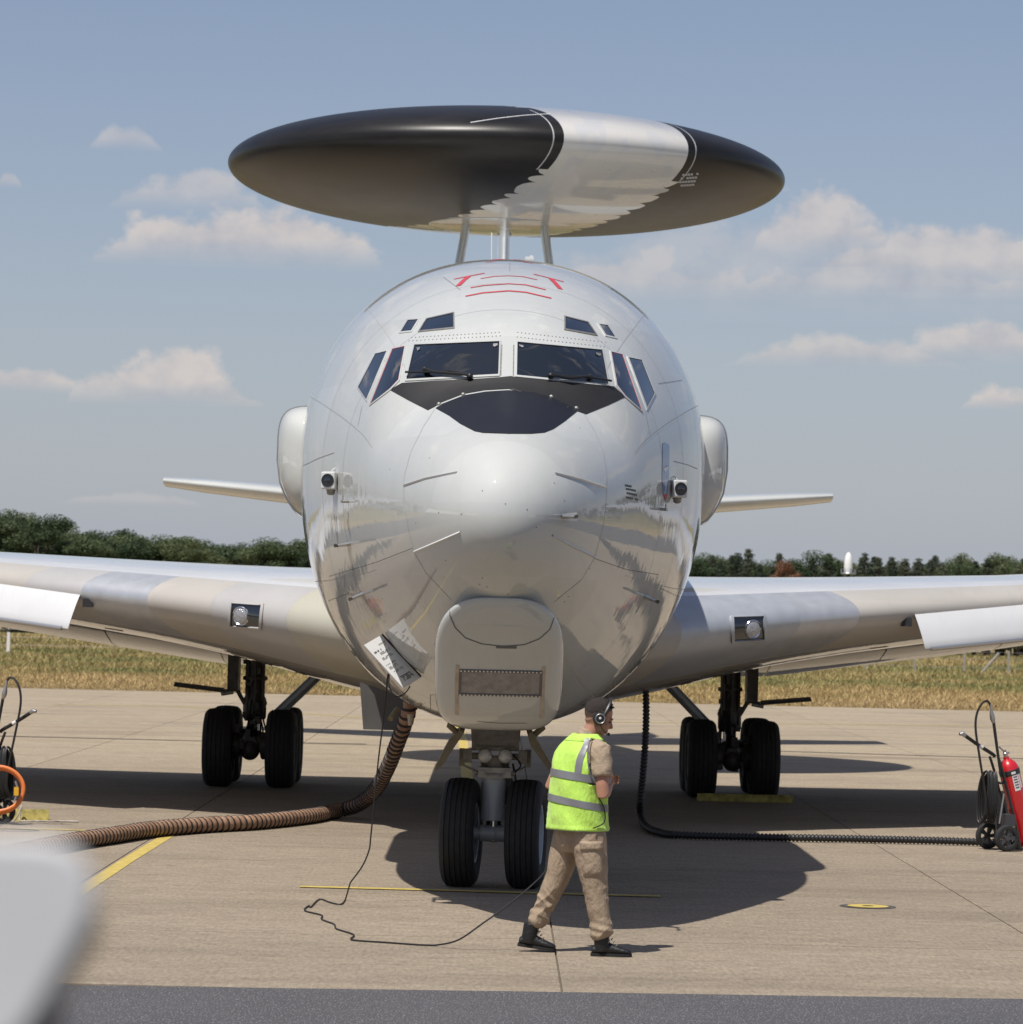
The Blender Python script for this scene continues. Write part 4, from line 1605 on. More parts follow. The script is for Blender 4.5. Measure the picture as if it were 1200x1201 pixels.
# rows of stencilled text on the starboard half of the dome
o_ = dome.matrix_basis.inverted() @ CAML
mb = MB()
for r_ in range(4):
    for k in range(6):
        q4 = []
        for (dx, dy) in ((0, 0), (2.6, 0), (2.6, 2.4), (0, 2.4)):
            px, py = 797 + k * 3.3 + r_ * -1.7 + dx + 3, 204 + r_ * 4.2 + k * -.25 + dy
            d_ = (dome.matrix_basis.inverted().to_3x3() @ rayL(px, py))
            A = (d_.x / DR) ** 2 + (d_.y / DR) ** 2 + (d_.z / DB) ** 2
            B = 2 * (o_.x * d_.x / DR ** 2 + o_.y * d_.y / DR ** 2 + o_.z * d_.z / DB ** 2)
            C = (o_.x / DR) ** 2 + (o_.y / DR) ** 2 + (o_.z / DB) ** 2 - 1
            disc = B * B - 4 * A * C
            if disc > 0:
                q4.append((o_ + d_ * ((-B - math.sqrt(disc)) / (2 * A))) * 1.0012)
        if len(q4) == 4 and random.random() > .12:
            mb.add(q4, [(0, 1, 2, 3)])
tag(mb.build('stencil_text', mat('grey stencil ink', (.4, .4, .4), .6), dome, smooth=False), kind='stuff')
# pylons and the turntable under the dome
for sd in (-1, 1):
    R = []
    for f in np.linspace(0, 1, 8):
        z = 5.3 + 3.75 * f
        xc = sd * (1.20 - .60 * f); s0 = 29.7 + .25 * f; ch = 1.25 - .2 * f
        t = .075 + .01 * (1 - f)
        R.append([Vector((xc + t * naca(c), s0 + c * ch, z)) for c in CS[::-1]] + [Vector((xc - t * naca(c), s0 + c * ch, z)) for c in CS[1:]])
    MB().rings(R, True, True).build('pylon', M_PAINT_SMOOTH, plane, angle=60)
    MB().lathe([(.10, 8.88), (.13, 8.93), (.13, 9.05)], (sd * .625, 30.2, 0), seg=20).build('pylon_collar', M_SEAL, plane)
MB().lathe([(.03, 8.83), (1.0, 8.83), (1.25, 8.86), (1.3, 8.93)], (0, 30.6, 0), seg=48).build('turntable', M_PAINT_SMOOTH, plane)

# ---- small aerials on the crown
MB().tube([PL(577, 306, 16), PL(577, 273, 16)], .012, 6).build('whip_aerial', M_FRAME, plane)
p = PL(621, 304, 9)
mb = MB().box(p, (.085, .25, .03)); mb.box(p + Vector((.02, 0, .02)), (.03, .1, .03))
mb.build('crown_light', M_FRAME, plane, smooth=False)


# ---- wheels and landing gear
def wheel(parent, c, r, w, rimmat, yaw=0.0, pivot=None):
    hw = w / 2
    prof = [(.54 * r, -.78 * hw), (.62 * r, -.95 * hw), (.78 * r, -1.0 * hw), (.88 * r, -.95 * hw), (.94 * r, -.83 * hw)]
    for g in (-.62, -.31, 0, .31, .62):
        rt = r * (1 - .05 * (abs(g) ** 2.2))
        prof += [(rt, (g - .034) * hw), (rt - .009, (g - .022) * hw), (rt - .009, (g + .022) * hw), (rt, (g + .034) * hw)]
    prof += [(.94 * r, .83 * hw), (.88 * r, .95 * hw), (.78 * r, 1.0 * hw), (.62 * r, .95 * hw), (.54 * r, .78 * hw)]
    mb = MB().lathe(prof, c, 'X', 72)
    mb.v = [(x, y, max(z, .004)) for x, y, z in mb.v]
    def turn(m_):
        if yaw:
            rz = Matrix.Rotation(yaw, 3, 'Z')
            pv = Vector(pivot)
            m_.v = [tuple(pv + rz @ (Vector(p) - pv)) for p in m_.v]
    turn(mb)
    ty = mb.build('wheel', M_TYRE, parent, angle=30)
    rm = MB()
    for s in (-1, 1):
        rm.lathe([(.56 * r, s * .80 * hw), (.55 * r, s * .86 * hw), (.50 * r, s * .84 * hw), (.46 * r, s * .55 * hw), (.30 * r, s * .42 * hw), (.24 * r, s * .66 * hw), (.14 * r, s * .72 * hw), (.02 * r, s * .74 * hw)], c, 'X', 40)
        for k in range(9):
            a = 2 * math.pi * k / 9
            rm.lathe([(.02, s * .46 * hw), (.02, s * .52 * hw), (.001, s * .52 * hw)], Vector(c) + Vector((0, .37 * r * math.cos(a), .37 * r * math.sin(a))), 'X', 6)
    turn(rm)
    rm.build('rim', rimmat, ty, angle=35)
    return ty


ng = empty('nose_gear', (0, 5.3, 0))
ng.parent = plane
A_ = -.005                                   # gear centre in the picture sits slightly port
for sx in (-1, 1):
    wheel(ng, (A_ + sx * .295, 0, .485), .495, .315, M_RIM, -.11, (A_, 0, .485))
MB().lathe([(.10, .60), (.118, .605), (.118, .98), (.10, 1.0)], (A_, 0, 0), seg=28).build('strut_cylinder', M_STRUT, ng)
MB().lathe([(.035, .42), (.035, .62)], (A_, -.03, 0), seg=14).build('piston', M_CHROME, ng)
mb = MB().tube([(A_ - .30, 0, .485), (A_ + .30, 0, .485)], .055, 14)
mb.ball((A_, 0, .485), (.10, .10, .085), 14, 10); mb.tube([(A_ - .12, -.02, .485), (A_ + .12, -.02, .485)], .075, 14)
mb.build('axle', M_STRUT, ng)
mb = MB()
mb.tube([(A_ - .05, .10, .93), (A_ - .03, .30, .72), (A_ - .05, .08, .5)], .025, 6); mb.tube([(A_ + .05, .10, .93), (A_ + .03, .30, .72), (A_ + .05, .08, .5)], .025, 6)
mb.build('torque_link', M_DARKMETAL, ng)
mb = MB().box((A_, .0, 1.035), (.30, .22, .09)); mb.box((A_ - .12, -.1, 1.03), (.06, .06, .05)); mb.box((A_ + .12, -.1, 1.03), (.05, .06, .06))
mb.tube([(A_ - .18, -.09, 1.03), (A_ + .18, -.09, 1.03)], .022, 8)
mb.lathe([(.13, .975), (.135, 1.0), (.13, 1.02)], (A_, 0, 0), seg=24)
mb.build('steering_collar', M_STEEL, ng)
mb = MB().box((A_, .06, 1.11), (.26, .2, .14))
for sx in (-1, 1):
    mb.tube([(A_ + sx * .10, -.02, 1.18), (A_ + sx * .27, -.03, 1.18)], .03, 8)
    mb.box((A_ + sx * .25, -.02, 1.18), (.08, .12, .12)); mb.box((A_ + sx * .30, .0, 1.165), (.05, .08, .16))
    mb.tube([(A_ + sx * .22, -.04, 1.24), (A_ + sx * .3, -.02, 1.10), (A_ + sx * .18, -.05, 1.05)], .012, 6)
mb.build('lamp_bracket', M_DIRTYGREY, ng)
for sx in (-1, 1):
    rt = Vector((0, -1, .02)).normalized().to_track_quat('Z', 'Y').to_matrix()
    lo = MB().lathe([(.058, -.10), (.066, -.02), (.066, .01), (.058, .014)], (A_ + sx * .092, -.08, 1.185), rot=rt, seg=26).build('taxi_lamp', M_STEEL, ng)
    MB().lathe([(.058, .012), (.045, .024), (.025, .031), (.001, .034)], (A_ + sx * .092, -.08, 1.185), rot=rt, seg=26).build('lens', M_LAMP, lo)
mb = MB().box((A_, .12, 1.34), (.42, .3, .22), taper=1.08)
mb.box((A_, -.04, 1.395), (.20, .03, .035)); mb.box((A_, -.045, 1.25), (.36, .02, .03))
mb.box((A_ - .20, -.03, 1.33), (.03, .05, .2)); mb.box((A_ + .20, -.03, 1.33), (.03, .05, .2))
mb.build('gear_housing', M_DIRTYGREY, ng, smooth=False)
mb = MB()
for k in range(7):
    x = A_ + random.uniform(-.16, .16)
    mb.tube(smooth_path([(x, -.06, 1.2), (x + random.uniform(-.08, .08), -.09, 1.1), (A_ + random.uniform(.1, .16), -.08, .98), (A_ + random.uniform(.10, .13), -.07, .75)], 5), .008, 5)
mb.tube(smooth_path([(A_ + .16, -.05, 1.12), (A_ + .19, -.06, .95), (A_ + .14, -.05, .83), (A_ + .11, -.04, .7)], 5), .011, 6)
mb.build('brake_hose', M_BLACK, ng)
for sx in (-1, 1):
    top = Vector((A_ + sx * .30, 0, 1.42)); bot = Vector((A_ + sx * .53, 0, 1.06))
    t = (bot - top).normalized(); nn = Vector((t.z, 0, -t.x)) * .022
    prof = [top + nn, top + t * .10 + nn * 2.4, bot - t * .06 + nn * 1.2, bot, bot - t * .06 - nn, top - nn]
    dr = MB().rings([[p + Vector((0, s, 0)) for p in prof] for s in (-.75, -.70, .65, .7)], True, True).build('gear_door', M_OLIVE, ng, angle=25)
    MB().tube([(A_ + sx * .37, -.5, 1.60), (A_ + sx * .41, -.55, 1.46), (A_ + sx * .34, -.55, 1.40)], [.03, .035, .03], 6).build('hinge_arm', M_OLIVE, dr)

for sd in (-1, 1):
    mg = empty('main_gear', (sd * 3.36 - .03, 22.9, 0))
    mg.parent = plane
    for sy in (-.71, .71):
        for sx in (-.435, .435):
            wheel(mg, (sx, sy, .54), .55, .41, M_DARKMETAL)
        MB().tube([(-.45, sy, .575), (.45, sy, .575)], .06, 12).build('axle', M_DARKMETAL, mg)
    mb = MB().tube([(0, -.8, .6), (0, .8, .6)], [.1, .1], 12)
    mb.ball((0, 0, .62), (.17, .22, .17), 14, 10)
    mb.ball((0, -.74, .52), (.14, .12, .15), 14, 10)
    for _ in range(22):
        mb.box((random.uniform(-.2, .2), random.uniform(-.85, -.5), random.uniform(.42, .95)), (random.uniform(.03, .09), .06, random.uniform(.03, .12)))
    mb.tube([(-.17, -.8, .4), (-.15, -.82, .62)], .03, 8); mb.tube([(.17, -.8, .45), (.13, -.82, .7)], .025, 8)
    for sy in (-.71, .71):
        for sx in (-.2, .2):
            mb.lathe([(.17, -.05), (.19, -.03), (.19, .05), (.15, .06)], (sx, sy, .575), 'X', 20)
    mb.build('bogie_beam', M_DARKMETAL, mg)
    MB().lathe([(.09, .6), (.09, .95)], (0, 0, 0), seg=20).build('piston', M_CHROME, mg)
    mb = MB().lathe([(.15, .92), (.165, .95), (.165, 1.2), (.14, 1.25), (.14, 1.9), (.16, 1.92), (.16, 2.4)], (0, 0, 0), seg=24)
    mb.tube([(-.1, -.12, 2.3), (-.1, -.13, .9)], .03, 8); mb.tube([(.11, -.11, 2.3), (.12, -.12, 1.0)], .022, 8)
    mb.tube([(.0, -.17, 2.2), (.02, -.17, 1.3), (-.03, -.19, .9)], .016, 6)
    for z in (1.15, 1.5, 1.8, 2.05):
        mb.lathe([(.16, z - .03), (.175, z - .02), (.175, z + .02), (.16, z + .03)], (0, 0, 0), seg=20)
    for _ in range(14):
        a = random.uniform(3.6, 5.8); z = random.uniform(.95, 1.9)
        mb.box((.17 * math.cos(a), .17 * math.sin(a), z), (.05, .05, random.uniform(.03, .1)))
    mb.build('strut_cylinder', M_DARKMETAL, mg)
    mb = MB()
    for sx in (-1, 1):
        mb.tube([(sx * .06, -.14, 1.0), (sx * .04, -.42, .82), (sx * .06, -.16, .64)], .03, 6)
    mb.build('torque_link', M_DARKMETAL, mg)
    MB().tube([(-sd * .30, .05, .98), (-sd * 1.05, -.1, 1.72)], .075, 10, flat=1.25).build('side_brace', M_STRUT, mg)
    mb = MB()
    for k in range(4):
        x0 = random.uniform(-.12, .12)
        mb.tube(smooth_path([(x0, -.16, 1.2), (x0 * 1.6, -.3, .95), (x0 * 2, -.5, .7), (sd * .2 * random.choice((-1, 1)), -.68, .62)], 6), .013, 6)
    mb.build('brake_hose', M_BLACK, mg)
    # strut fairing panel outboard of the leg and the small door hinged on it
    MB().box((sd * .30, -.02, 1.68), (.15, .5, .74)).build('strut_fairing', M_DARKMETAL, mg, smooth=False)
    rot = Matrix.Rotation(-sd * .10, 3, 'Y')
    dr = MB().box((sd * .76, 0, 1.345), (.72, .75, .035), rot)
    dr.box((sd * .76, -.36, 1.37), (.70, .03, .05), rot)
    dr = dr.build('gear_door', M_DARKMETAL, mg, smooth=False)
    MB().tube([(sd * .30, -.1, 1.30), (sd * .47, -.1, 1.27)], .03, 6).build('door_hinge', M_STEEL, dr)
    MB().tube([(sd * .14, -.1, 1.15), (sd * .24, -.1, 1.32)], .03, 6).build('door_link', M_DARKMETAL, mg)

# ---- belly hatch standing open beside the hose, and the ground-crew panel
hd = MB()
c0, c1, c2, c3 = PL(422, 800, 13.2), PL(426, 855.5, 13.2), PL(476, 857, 13.2), PL(478, 820, 13.2)
hd.prism([c0, c1, c2, c3], (0, .03, 0))
hd.build('belly_hatch', mat('shade darkened hatch grey', (.085, .082, .078), .6, var=.12), plane, smooth=False)  # hatch colour darkened to put the shade under the belly into it
h, n = hit(462, 834)
MB().tube([PL(458, 843, 6.3), PL(466, 832, 6.5)], .028, 8).build('belly_drain', M_OLIVE, plane)
MB().tube([PL(481.5, 838, 5.4), PL(481.5, 851, 5.4)], [.03, .02], 8).build('belly_drain', M_BUFF, plane)
ha, na = hit(450.5, 742.5); hb, nb = hit(495.5, 791.5)
dA, dB = rayL(427, 756.5), rayL(473, 807)
pa = CAML + dA * ((ha - CAML).length * .9935); pb = CAML + dB * ((hb - CAML).length * .9935)
quad = [ha + na * .03, hb + nb * .03, pb, pa]
nq = (quad[1] - quad[0]).cross(quad[3] - quad[0]).normalized()
card = MB().prism(quad, nq * .012).build('access_panel', M_EWHITE, plane, smooth=False)
if nq.y > 0:
    nq = -nq
base = -.004 if (quad[1] - quad[0]).cross(quad[3] - quad[0]).normalized().y > 0 else .016


def card_pt(u, v, e=0.0):
    """u along the hinge, v from the outer edge to the hinge"""
    p = quad[3] * (1 - u) * (1 - v) + quad[2] * u * (1 - v) + quad[0] * (1 - u) * v + quad[1] * u * v
    return p + nq * (abs(base) + e)


mb = MB()
for (u0, v0, v1, rows, big) in ((.12, .55, .95, 1, 0), (.2, .10, .5, 1, 2), (.26, .30, .85, 2, 0), (.36, .2, .8, 2, 0), (.5, .45, .7, 1, 1), (.5, .10, .35, 1, 0), (.56, .15, .6, 2, 0), (.66, .2, .7, 2, 0), (.8, .25, .8, 2, 1), (.86, .3, .85, 2, 1)):
    for r_ in range(rows):
        u = u0 + r_ * .028
        n = 9
        for k in range(n):
            if random.random() < .18:
                continue
            a, b = v0 + (v1 - v0) * (k + .1) / n, v0 + (v1 - v0) * (k + .85) / n
            w = .012 + .008 * big
            mb.add([card_pt(u, a), card_pt(u, b), card_pt(u + w, b), card_pt(u + w, a)], [(0, 1, 2, 3)])
tag(mb.build('placard_text', M_INK, card, smooth=False), kind='stuff')
for k in range(5):
    a0, a1 = .8 + k * .25, 1.05 + k * .25
M_AMBER = mat('amber sticker', (.7, .45, .12), .5)
mb = MB()
arcp = [(.14 + .05 * math.sin(a), .80 + .10 * math.cos(a)) for a in np.linspace(-.2, 1.9, 7)]
for (a, b) in zip(arcp, arcp[1:]):
    mb.add([card_pt(*a), card_pt(*b), card_pt(b[0] - .018, b[1] - .015), card_pt(a[0] - .018, a[1] - .015)], [(0, 1, 2, 3)])
mb.build('sticker', M_AMBER, card, smooth=False)
MB().tube([ha + na * .02, hb + nb * .02], .008, 6).build('hinge', M_SEAL, card)


# ================================================================== hoses and cables on the apron
M_HOSE = mat('tan fabric hose', (.25, .14, .085), .75, var=.2, vscale=9, col2=(.31, .19, .12), bump=.25, bscale=60)
M_HOSEWIRE = mat('black hose spiral', (.018, .014, .012), .6, var=.2)
M_RIBBED = mat('black ribbed cable sheath', (.012, .012, .013), .5, var=.2, vscale=20)
M_CORD = mat('black rubber cord', (.012, .012, .012), .55)

path = [P(484, 815, 38.2), P(477, 842, 38.3), P(466, 872, 38.7), P(455, 900, 39.3), P(441, 925, 40.2), P(421, 943, 41.0), G(396, 951, .09), G(360, 957.5, .09), G(300, 964, .09),
        G(240, 967.5, .09), G(180, 972.5, .09), G(130, 980, .09), G(90, 986, .09), G(50, 994, .09), G(0, 1004, .09), G(-70, 1018, .09)]
pts = resample(smooth_path(path, 10), .02)
R0 = .079
cur, rr = 0.0, []
PITCH = .098
for i in range(len(pts)):
    rr.append(R0 + .008 * math.cos(2 * math.pi * (i * .02) / PITCH))
hose_o = MB().tube(pts, rr, 16)
hose_o = hose_o.build('striped_hose', M_HOSE, angle=70)
tag(hose_o, 'thick tan air hose with a black spiral lying across the apron', 'hose')
hp = resample(pts, .009)
hel, prev = [], Vector((0, 0, 1))
for i, p in enumerate(hp):
    t = (hp[min(i + 1, len(hp) - 1)] - hp[max(i - 1, 0)]).normalized()
    nn = (prev - t * prev.dot(t)).normalized(); prev = nn
    bn = t.cross(nn)
    a = 2 * math.pi * (i * .009) / PITCH
    hel.append(p + (nn * math.cos(a) + bn * math.sin(a)) * (R0 - .001))
MB().tube(hel, .0155, 6).build('spiral', M_HOSEWIRE, hose_o)

path = [P(757, 796, 41), P(758, 830, 41), P(757, 870, 41.05), P(754, 910, 41.1), P(751, 940, 41.2), P(751.5, 957, 41.3), G(757, 968.5, .05), G(772, 976, .05), G(800, 979.5, .05), G(900, 982, .05), G(1000, 983.8, .05), G(1100, 986, .05), G(1160, 988, .05), G(1260, 991, .05)]
pts = resample(smooth_path(path, 10), .011)
cab = MB().tube(pts, [.040 + .011 * (1 if (i // 2) % 2 else -1) * .5 for i in range(len(pts))], 10).build('ribbed_cable', M_RIBBED, angle=50)
tag(cab, 'black ribbed cable hanging from the fuselage and running to the fire extinguisher', 'cable')


def Z7(x, y):
    return (340 + x / 3.75, 980 + y / 3.75)


hang = [P(450.5, 744, 28.9), P(458, 757, 28.9), P(460.5, 775, 28.9), P(455, 792, 28.95), P(453, 815, 29.0), P(449, 850, 29.1), P(444, 890, 29.15), P(439, 940, 29.2), P(434.6, 985, 29.25), P(433, 997, 29.25), P(425, 1016, 29.25), P(411, 1035, 29.25)]
gr = [(245, 280), (225, 302), (180, 295), (130, 280), (92, 315), (85, 308), (65, 330), (140, 350), (140, 368), (195, 390), (205, 410), (280, 435), (268, 455), (300, 462), (420, 470), (560, 480), (640, 483)]
grp = [G(*Z7(*p), .008) for p in gr]
up = [P(*Z7(740, 460), 25.35), P(*Z7(850, 385), 25.3), P(*Z7(920, 335), 25.3), P(*Z7(1040, 240), 25.3), P(*Z7(1125, 155), 25.3), P(645, 1000, 25.32), P(658, 965, 25.35)]
cord = MB().tube(resample(smooth_path(hang, 6) + smooth_path(grp, 4) + smooth_path([grp[-1]] + up, 6)[1:], .03), .0065, 6).build('headset_cord', M_CORD)
tag(cord, 'thin black headset cord looping from the nose to the man in the vest', 'cord')
loop = [P(460, 770, 28.9), P(456, 800, 28.9), P(461, 814, 28.9), P(468, 817, 28.9), P(476, 812, 28.9), P(481, 805, 28.9)]
MB().tube(smooth_path(loop, 5), .006, 6).build('panel_cord', M_CORD, cord)

# ================================================================== wheeled fire extinguishers
M_EXRED = mat('red extinguisher paint', (.52, .012, .018), .3, coat=.8, coat_rough=.08, var=.06)
M_LABEL = mat('printed label', (.72, .70, .68), .5)
M_RUBBER = mat('black hose rubber', (.014, .014, .014), .5, var=.2)
M_BRASS = mat('nickel fitting', (.42, .41, .40), .35, .8)
M_FRAMEBLK = mat('black frame paint', (.016, .016, .017), .4, coat=.3)
M_HUB = mat('dark wheel plastic', (.055, .055, .06), .5)


def extinguisher(loc, mir, label, yaw):
    root = empty('fire_extinguisher', loc)
    tag(root, label, 'extinguisher', 'wheeled fire extinguishers beside the aircraft')
    root.rotation_euler = (0, 0, yaw * mir)

    def X(p):
        return Vector((p[0] * mir, p[1], p[2]))
    bot, top = Vector((.364, 0, .07)), Vector((.11, 0, .96))
    ax = (top - bot).normalized()
    L = (top - bot).length
    axm = X(ax)
    rot = axm.to_track_quat('Z', 'Y').to_matrix()
    b0 = X(bot)
    r = .113
    MB().lathe([(.02, -.02), (.07, -.015), (.10, .01), (r, .06), (r, L - .09), (.108, L - .045), (.09, L - .005), (.06, L + .03), (.035, L + .045), (.032, L + .075), (.001, L + .075)], b0, rot=rot, seg=36).build('cylinder', M_EXRED, root, angle=40)
    MB().lathe([(r + .003, L - .13), (r + .004, L - .125), (r + .004, L - .075), (r + .001, L - .07)], b0, rot=rot, seg=36).build('strap', M_FRAMEBLK, root)
    # label patches wrap the cylinder on the side that faces the camera
    def wrap(name, a0, a1, h0, h1, m, rad):
        mb = MB()
        n = 8
        q = []
        for k in range(n + 1):
            a = a0 + (a1 - a0) * k / n
            # angle measured from the direction of the camera
            d = Vector((math.sin(a), -math.cos(a), 0))
            ex = (d - axm * d.dot(axm)).normalized()
            q += [b0 + axm * h0 + ex * rad, b0 + axm * h1 + ex * rad]
        mb.add(q, [(2 * k, 2 * k + 2, 2 * k + 3, 2 * k + 1) for k in range(n)])
        return mb.build(name, m, root)
    lb = wrap('label', -.35, .30, .62, .80, M_LABEL, r + .002)
    wrap('label_edge', .36, .60, .64, .83, M_LABEL, r + .002)
    for k in range(5):
        w_ = wrap('print', -.25, .15 + .02 * (k % 3), .65 + .03 * k, .662 + .03 * k, M_INK, r + .0035)
        w_.parent = lb
    wrap('strap_text', -.35, .10, L - .115, L - .088, M_LABEL, r + .0065)
    # valve with lever and gauge
    v0 = b0 + axm * (L + .075)
    mb = MB().lathe([(.024, 0), (.026, .04), (.018, .05), (.02, .075), (.001, .08)], v0, rot=rot, seg=14)
    mb.tube([v0 + axm * .045, v0 + axm * .055 + X((-.05, -.02, .03)), v0 + axm * .08 + X((-.075, -.02, .03))], .010, 6)
    mb.tube([v0 + axm * .03, v0 + axm * .05 + X((.05, 0, .0))], .014, 8)
    mb.build('valve', M_BRASS, root)
    # frame: two rails under the cylinder, handle bar out over the wheels
    for sy in (-.10, .10):
        MB().tube([X(p) for p in smooth_path([(-.06, sy, 1.03), (-.01, sy, .90), (.04, sy, .74), (.16, sy, .34), (.235, sy, .03)], 4)], .016, 8).build('rail', M_FRAMEBLK, root)
    mb = MB()
    for z_, x_ in ((.74, .04), (.34, .16), (.12, .21)):
        mb.tube([X((x_, -.10, z_)), X((x_, .10, z_))], .014, 6)
    mb.tube([X((.0, -.23, .146)), X((.0, .23, .146))], .014, 8)
    mb.tube([X((.0, -.1, .146)), X((.16, -.1, .34))], .012, 6); mb.tube([X((.0, .1, .146)), X((.16, .1, .34))], .012, 6)
    mb.tube([X((.235, -.12, .03)), X((.235, .12, .03))], .016, 6)
    mb.build('axle_frame', M_FRAMEBLK, root)
    MB().tube([X(p) for p in smooth_path([(-.06, -.02, 1.03), (-.09, -.02, 1.06), (-.27, -.02, 1.16), (-.44, -.02, 1.265)], 4)], .021, 10).build('handle', M_RUBBER, root)
    MB().tube([X((-.26, -.02, 1.155)), X((-.215, -.02, 1.13))], .0225, 10).build('handle_band', M_LABEL, root)
    MB().tube([X((-.43, -.02, 1.26)), X((-.47, -.02, 1.283)), X((-.50, -.02, 1.275))], [.024, .026, .018], 10).build('handle_end', M_BRASS, root)
    # wheels with five-spoked hubs
    for sy in (-.22, .22):
        c = X((0, sy, .146))
        ty = MB().lathe([(.098, -.03), (.12, -.034), (.138, -.028), (.146, -.012), (.146, .012), (.138, .028), (.12, .034), (.098, .03)], c, 'Y', 40)
        ty = ty.build('wheel', M_TYRE, root)
        hb = MB().lathe([(.10, -.022), (.10, .022)], c, 'Y', 30)
        hb.lathe([(.001, -.03), (.028, -.03), (.03, .03), (.001, .03)], c, 'Y', 16)
        for k in range(5):
            a = 2 * math.pi * k / 5 + .3
            q1 = Vector((math.sin(a), 0, math.cos(a)))
            side = Vector((math.cos(a), 0, -math.sin(a)))
            hb.rings([[c + q1 * .02 + side * s_ * .012 + Vector((0, y_, 0)) for s_, y_ in ((-1, -.018), (1, -.018), (1, .018), (-1, .018))],
                      [c + q1 * .10 + side * s_ * .028 + Vector((0, y_, 0)) for s_, y_ in ((-1, -.018), (1, -.018), (1, .018), (-1, .018))]])
        hb.build('hub', M_HUB, ty, angle=30)
    # powder box behind the wheels
    bx = MB().box(X((.10, 0, .27)), (.11, .26, .26))
    bx = bx.build('step_box', M_HUB, root, smooth=False)
    MB().box(X((.13, -.1325, .25)), (.02, .004, .04)).build('sticker', M_YELLOW, bx, smooth=False)
    # coiled hose seen edge-on, and the loop up to the lance
    mb = MB()
    co = []
    for k in range(7 * 40):
        a = 2 * math.pi * k / 40
        turn = k / 40
        rad = .27 + .018 * math.sin(turn * 2.1)
        co.append(X((-.20 + .021 * turn + .035 * math.cos(a + .5) * (1 - turn / 9), .075 * math.sin(a), .585 + rad * math.cos(a))))
    mb.tube(co, .0125, 7)
    mb.build('hose_coil', M_RUBBER, root)
    lp = [(-.20, -.10, .40), (-.215, -.12, .56), (-.245, -.12, .75), (-.30, -.11, 1.05), (-.345, -.10, 1.33), (-.335, -.10, 1.50), (-.275, -.10, 1.615), (-.21, -.10, 1.645), (-.168, -.10, 1.60)]
    MB().tube([X(p) for p in smooth_path(lp, 6)], .0135, 8).build('hose', M_RUBBER, root)
    MB().tube([X(p) for p in ((-.170, -.10, 1.61), (-.158, -.10, 1.54), (-.15, -.10, 1.50), (-.138, -.10, 1.45), (-.125, -.10, 1.40))], [.015, .014, .026, .03, .015], 10).build('nozzle_valve', M_BRASS, root)
    MB().tube([X((-.127, -.10, 1.42)), X((-.07, -.09, 1.12)), X((-.01, -.08, .82))], [.018, .017, .016], 8).build('lance', M_RUBBER, root)
    MB().tube([X((-.03, -.10, .30)), X((.02, -.10, .63))], .011, 6).build('coil_bracket', M_STEEL, root)
    return root


w0 = G(1171, 998)
extinguisher((w0.x, w0.y + .1, 0), 1, 'red wheeled fire extinguisher with coiled hose on the apron, red cylinder in view', math.radians(20))
w1 = G(-9, 968)
extinguisher((w1.x, w1.y + .1, 0), -1, 'wheeled extinguisher cut by the picture edge, only its hose and black handle in view', math.radians(20))

# orange hose hung over the left cart
M_ORANGE = mat('orange hose', (.62, .17, .035), .5, var=.12, vscale=10)
oc = P(-3, 925, 37.4)
ring = []
for k in range(3 * 36 + 1):
    a = 2 * math.pi * k / 36
    ring.append(oc + Vector((.275 * math.sin(a) * (1 + .05 * math.sin(k * .07)), .035 * (k / 36) + .06 * math.cos(a), .235 * math.cos(a) - .012 * (k / 36))))
oh = MB().tube(ring, .021, 9).build('orange_hose', M_ORANGE)
tag(oh, 'coiled orange hose hanging on the extinguisher cut by the picture edge', 'hose')
MB().tube([oc + Vector((.20, -.06, .09)), oc + Vector((.235, -.07, .0)), oc + Vector((.2, -.07, -.12))], .012, 6).build('hose_clamp', M_BRASS, oh)
MB().box(oc + Vector((.215, -.07, -.02)), (.05, .03, .09)).build('hose_tag', mat('amber tag', (.7, .38, .02), .5), oh, smooth=False)

# yellow wheel chocks
M_CHOCK = mat('scuffed yellow chock paint', (.27, .215, .05), .7, var=.4, vscale=11, col2=(.36, .30, .08), bump=.4, bscale=30)
M_ROPE = mat('pale rope', (.42, .38, .32), .85, var=.2, bump=.4, bscale=80)


def chock(loc, yaw, length, w, h, label, group=None):
    prof = [(-w / 2, 0), (w / 2, 0), (w / 2 * .72, h * .55), (w * .16, h), (-w * .16, h), (-w / 2 * .72, h * .55)]
    R = [[Vector((s * length / 2, a * g, b * (1 if g == 1 else .96) + (.0 if g == 1 else .003))) for a, b in prof] for s, g in ((-1, .93), (-.97, 1), (.97, 1), (1, .93))]
    o = MB().rings(R, True, True).build('wheel_chock', M_CHOCK, angle=20)
    o.location = loc
    o.rotation_euler = (0, 0, yaw)
    tag(o, label, 'chock', group)
    return o


g0 = G(20, 963)
chock((g0.x - .05, g0.y, 0), .30, .56, .16, .11, 'scuffed yellow wheel chock lying beside the orange hose, nearer of the pair')
chock((g0.x + .02, g0.y + .26, 0), .22, .60, .17, .12, 'yellow wheel chock lying behind its twin beside the orange hose')
rp = []
for k in range(26):
    a = k * .75
    rp.append(Vector((g0.x - .25 + .024 * k + .05 * math.sin(a), g0.y - .12 + .05 * math.cos(a * 1.3), .012 + .17 * max(0, math.sin(a * .9)) * (k < 18))))
rp += [Vector((g0.x + .42, g0.y - .1, .012)), Vector((g0.x + .55, g0.y + .06, .012)), Vector((g0.x + .70, g0.y - .04, .012)), Vector((g0.x + .45, g0.y - .02, .012))]
tag(MB().tube(smooth_path(rp, 5), .010, 6).build('chock_rope', M_ROPE), 'pale rope tangled over the pair of yellow wheel chocks', 'rope')
c0, c1 = G(818, 939), G(930, 941.5)
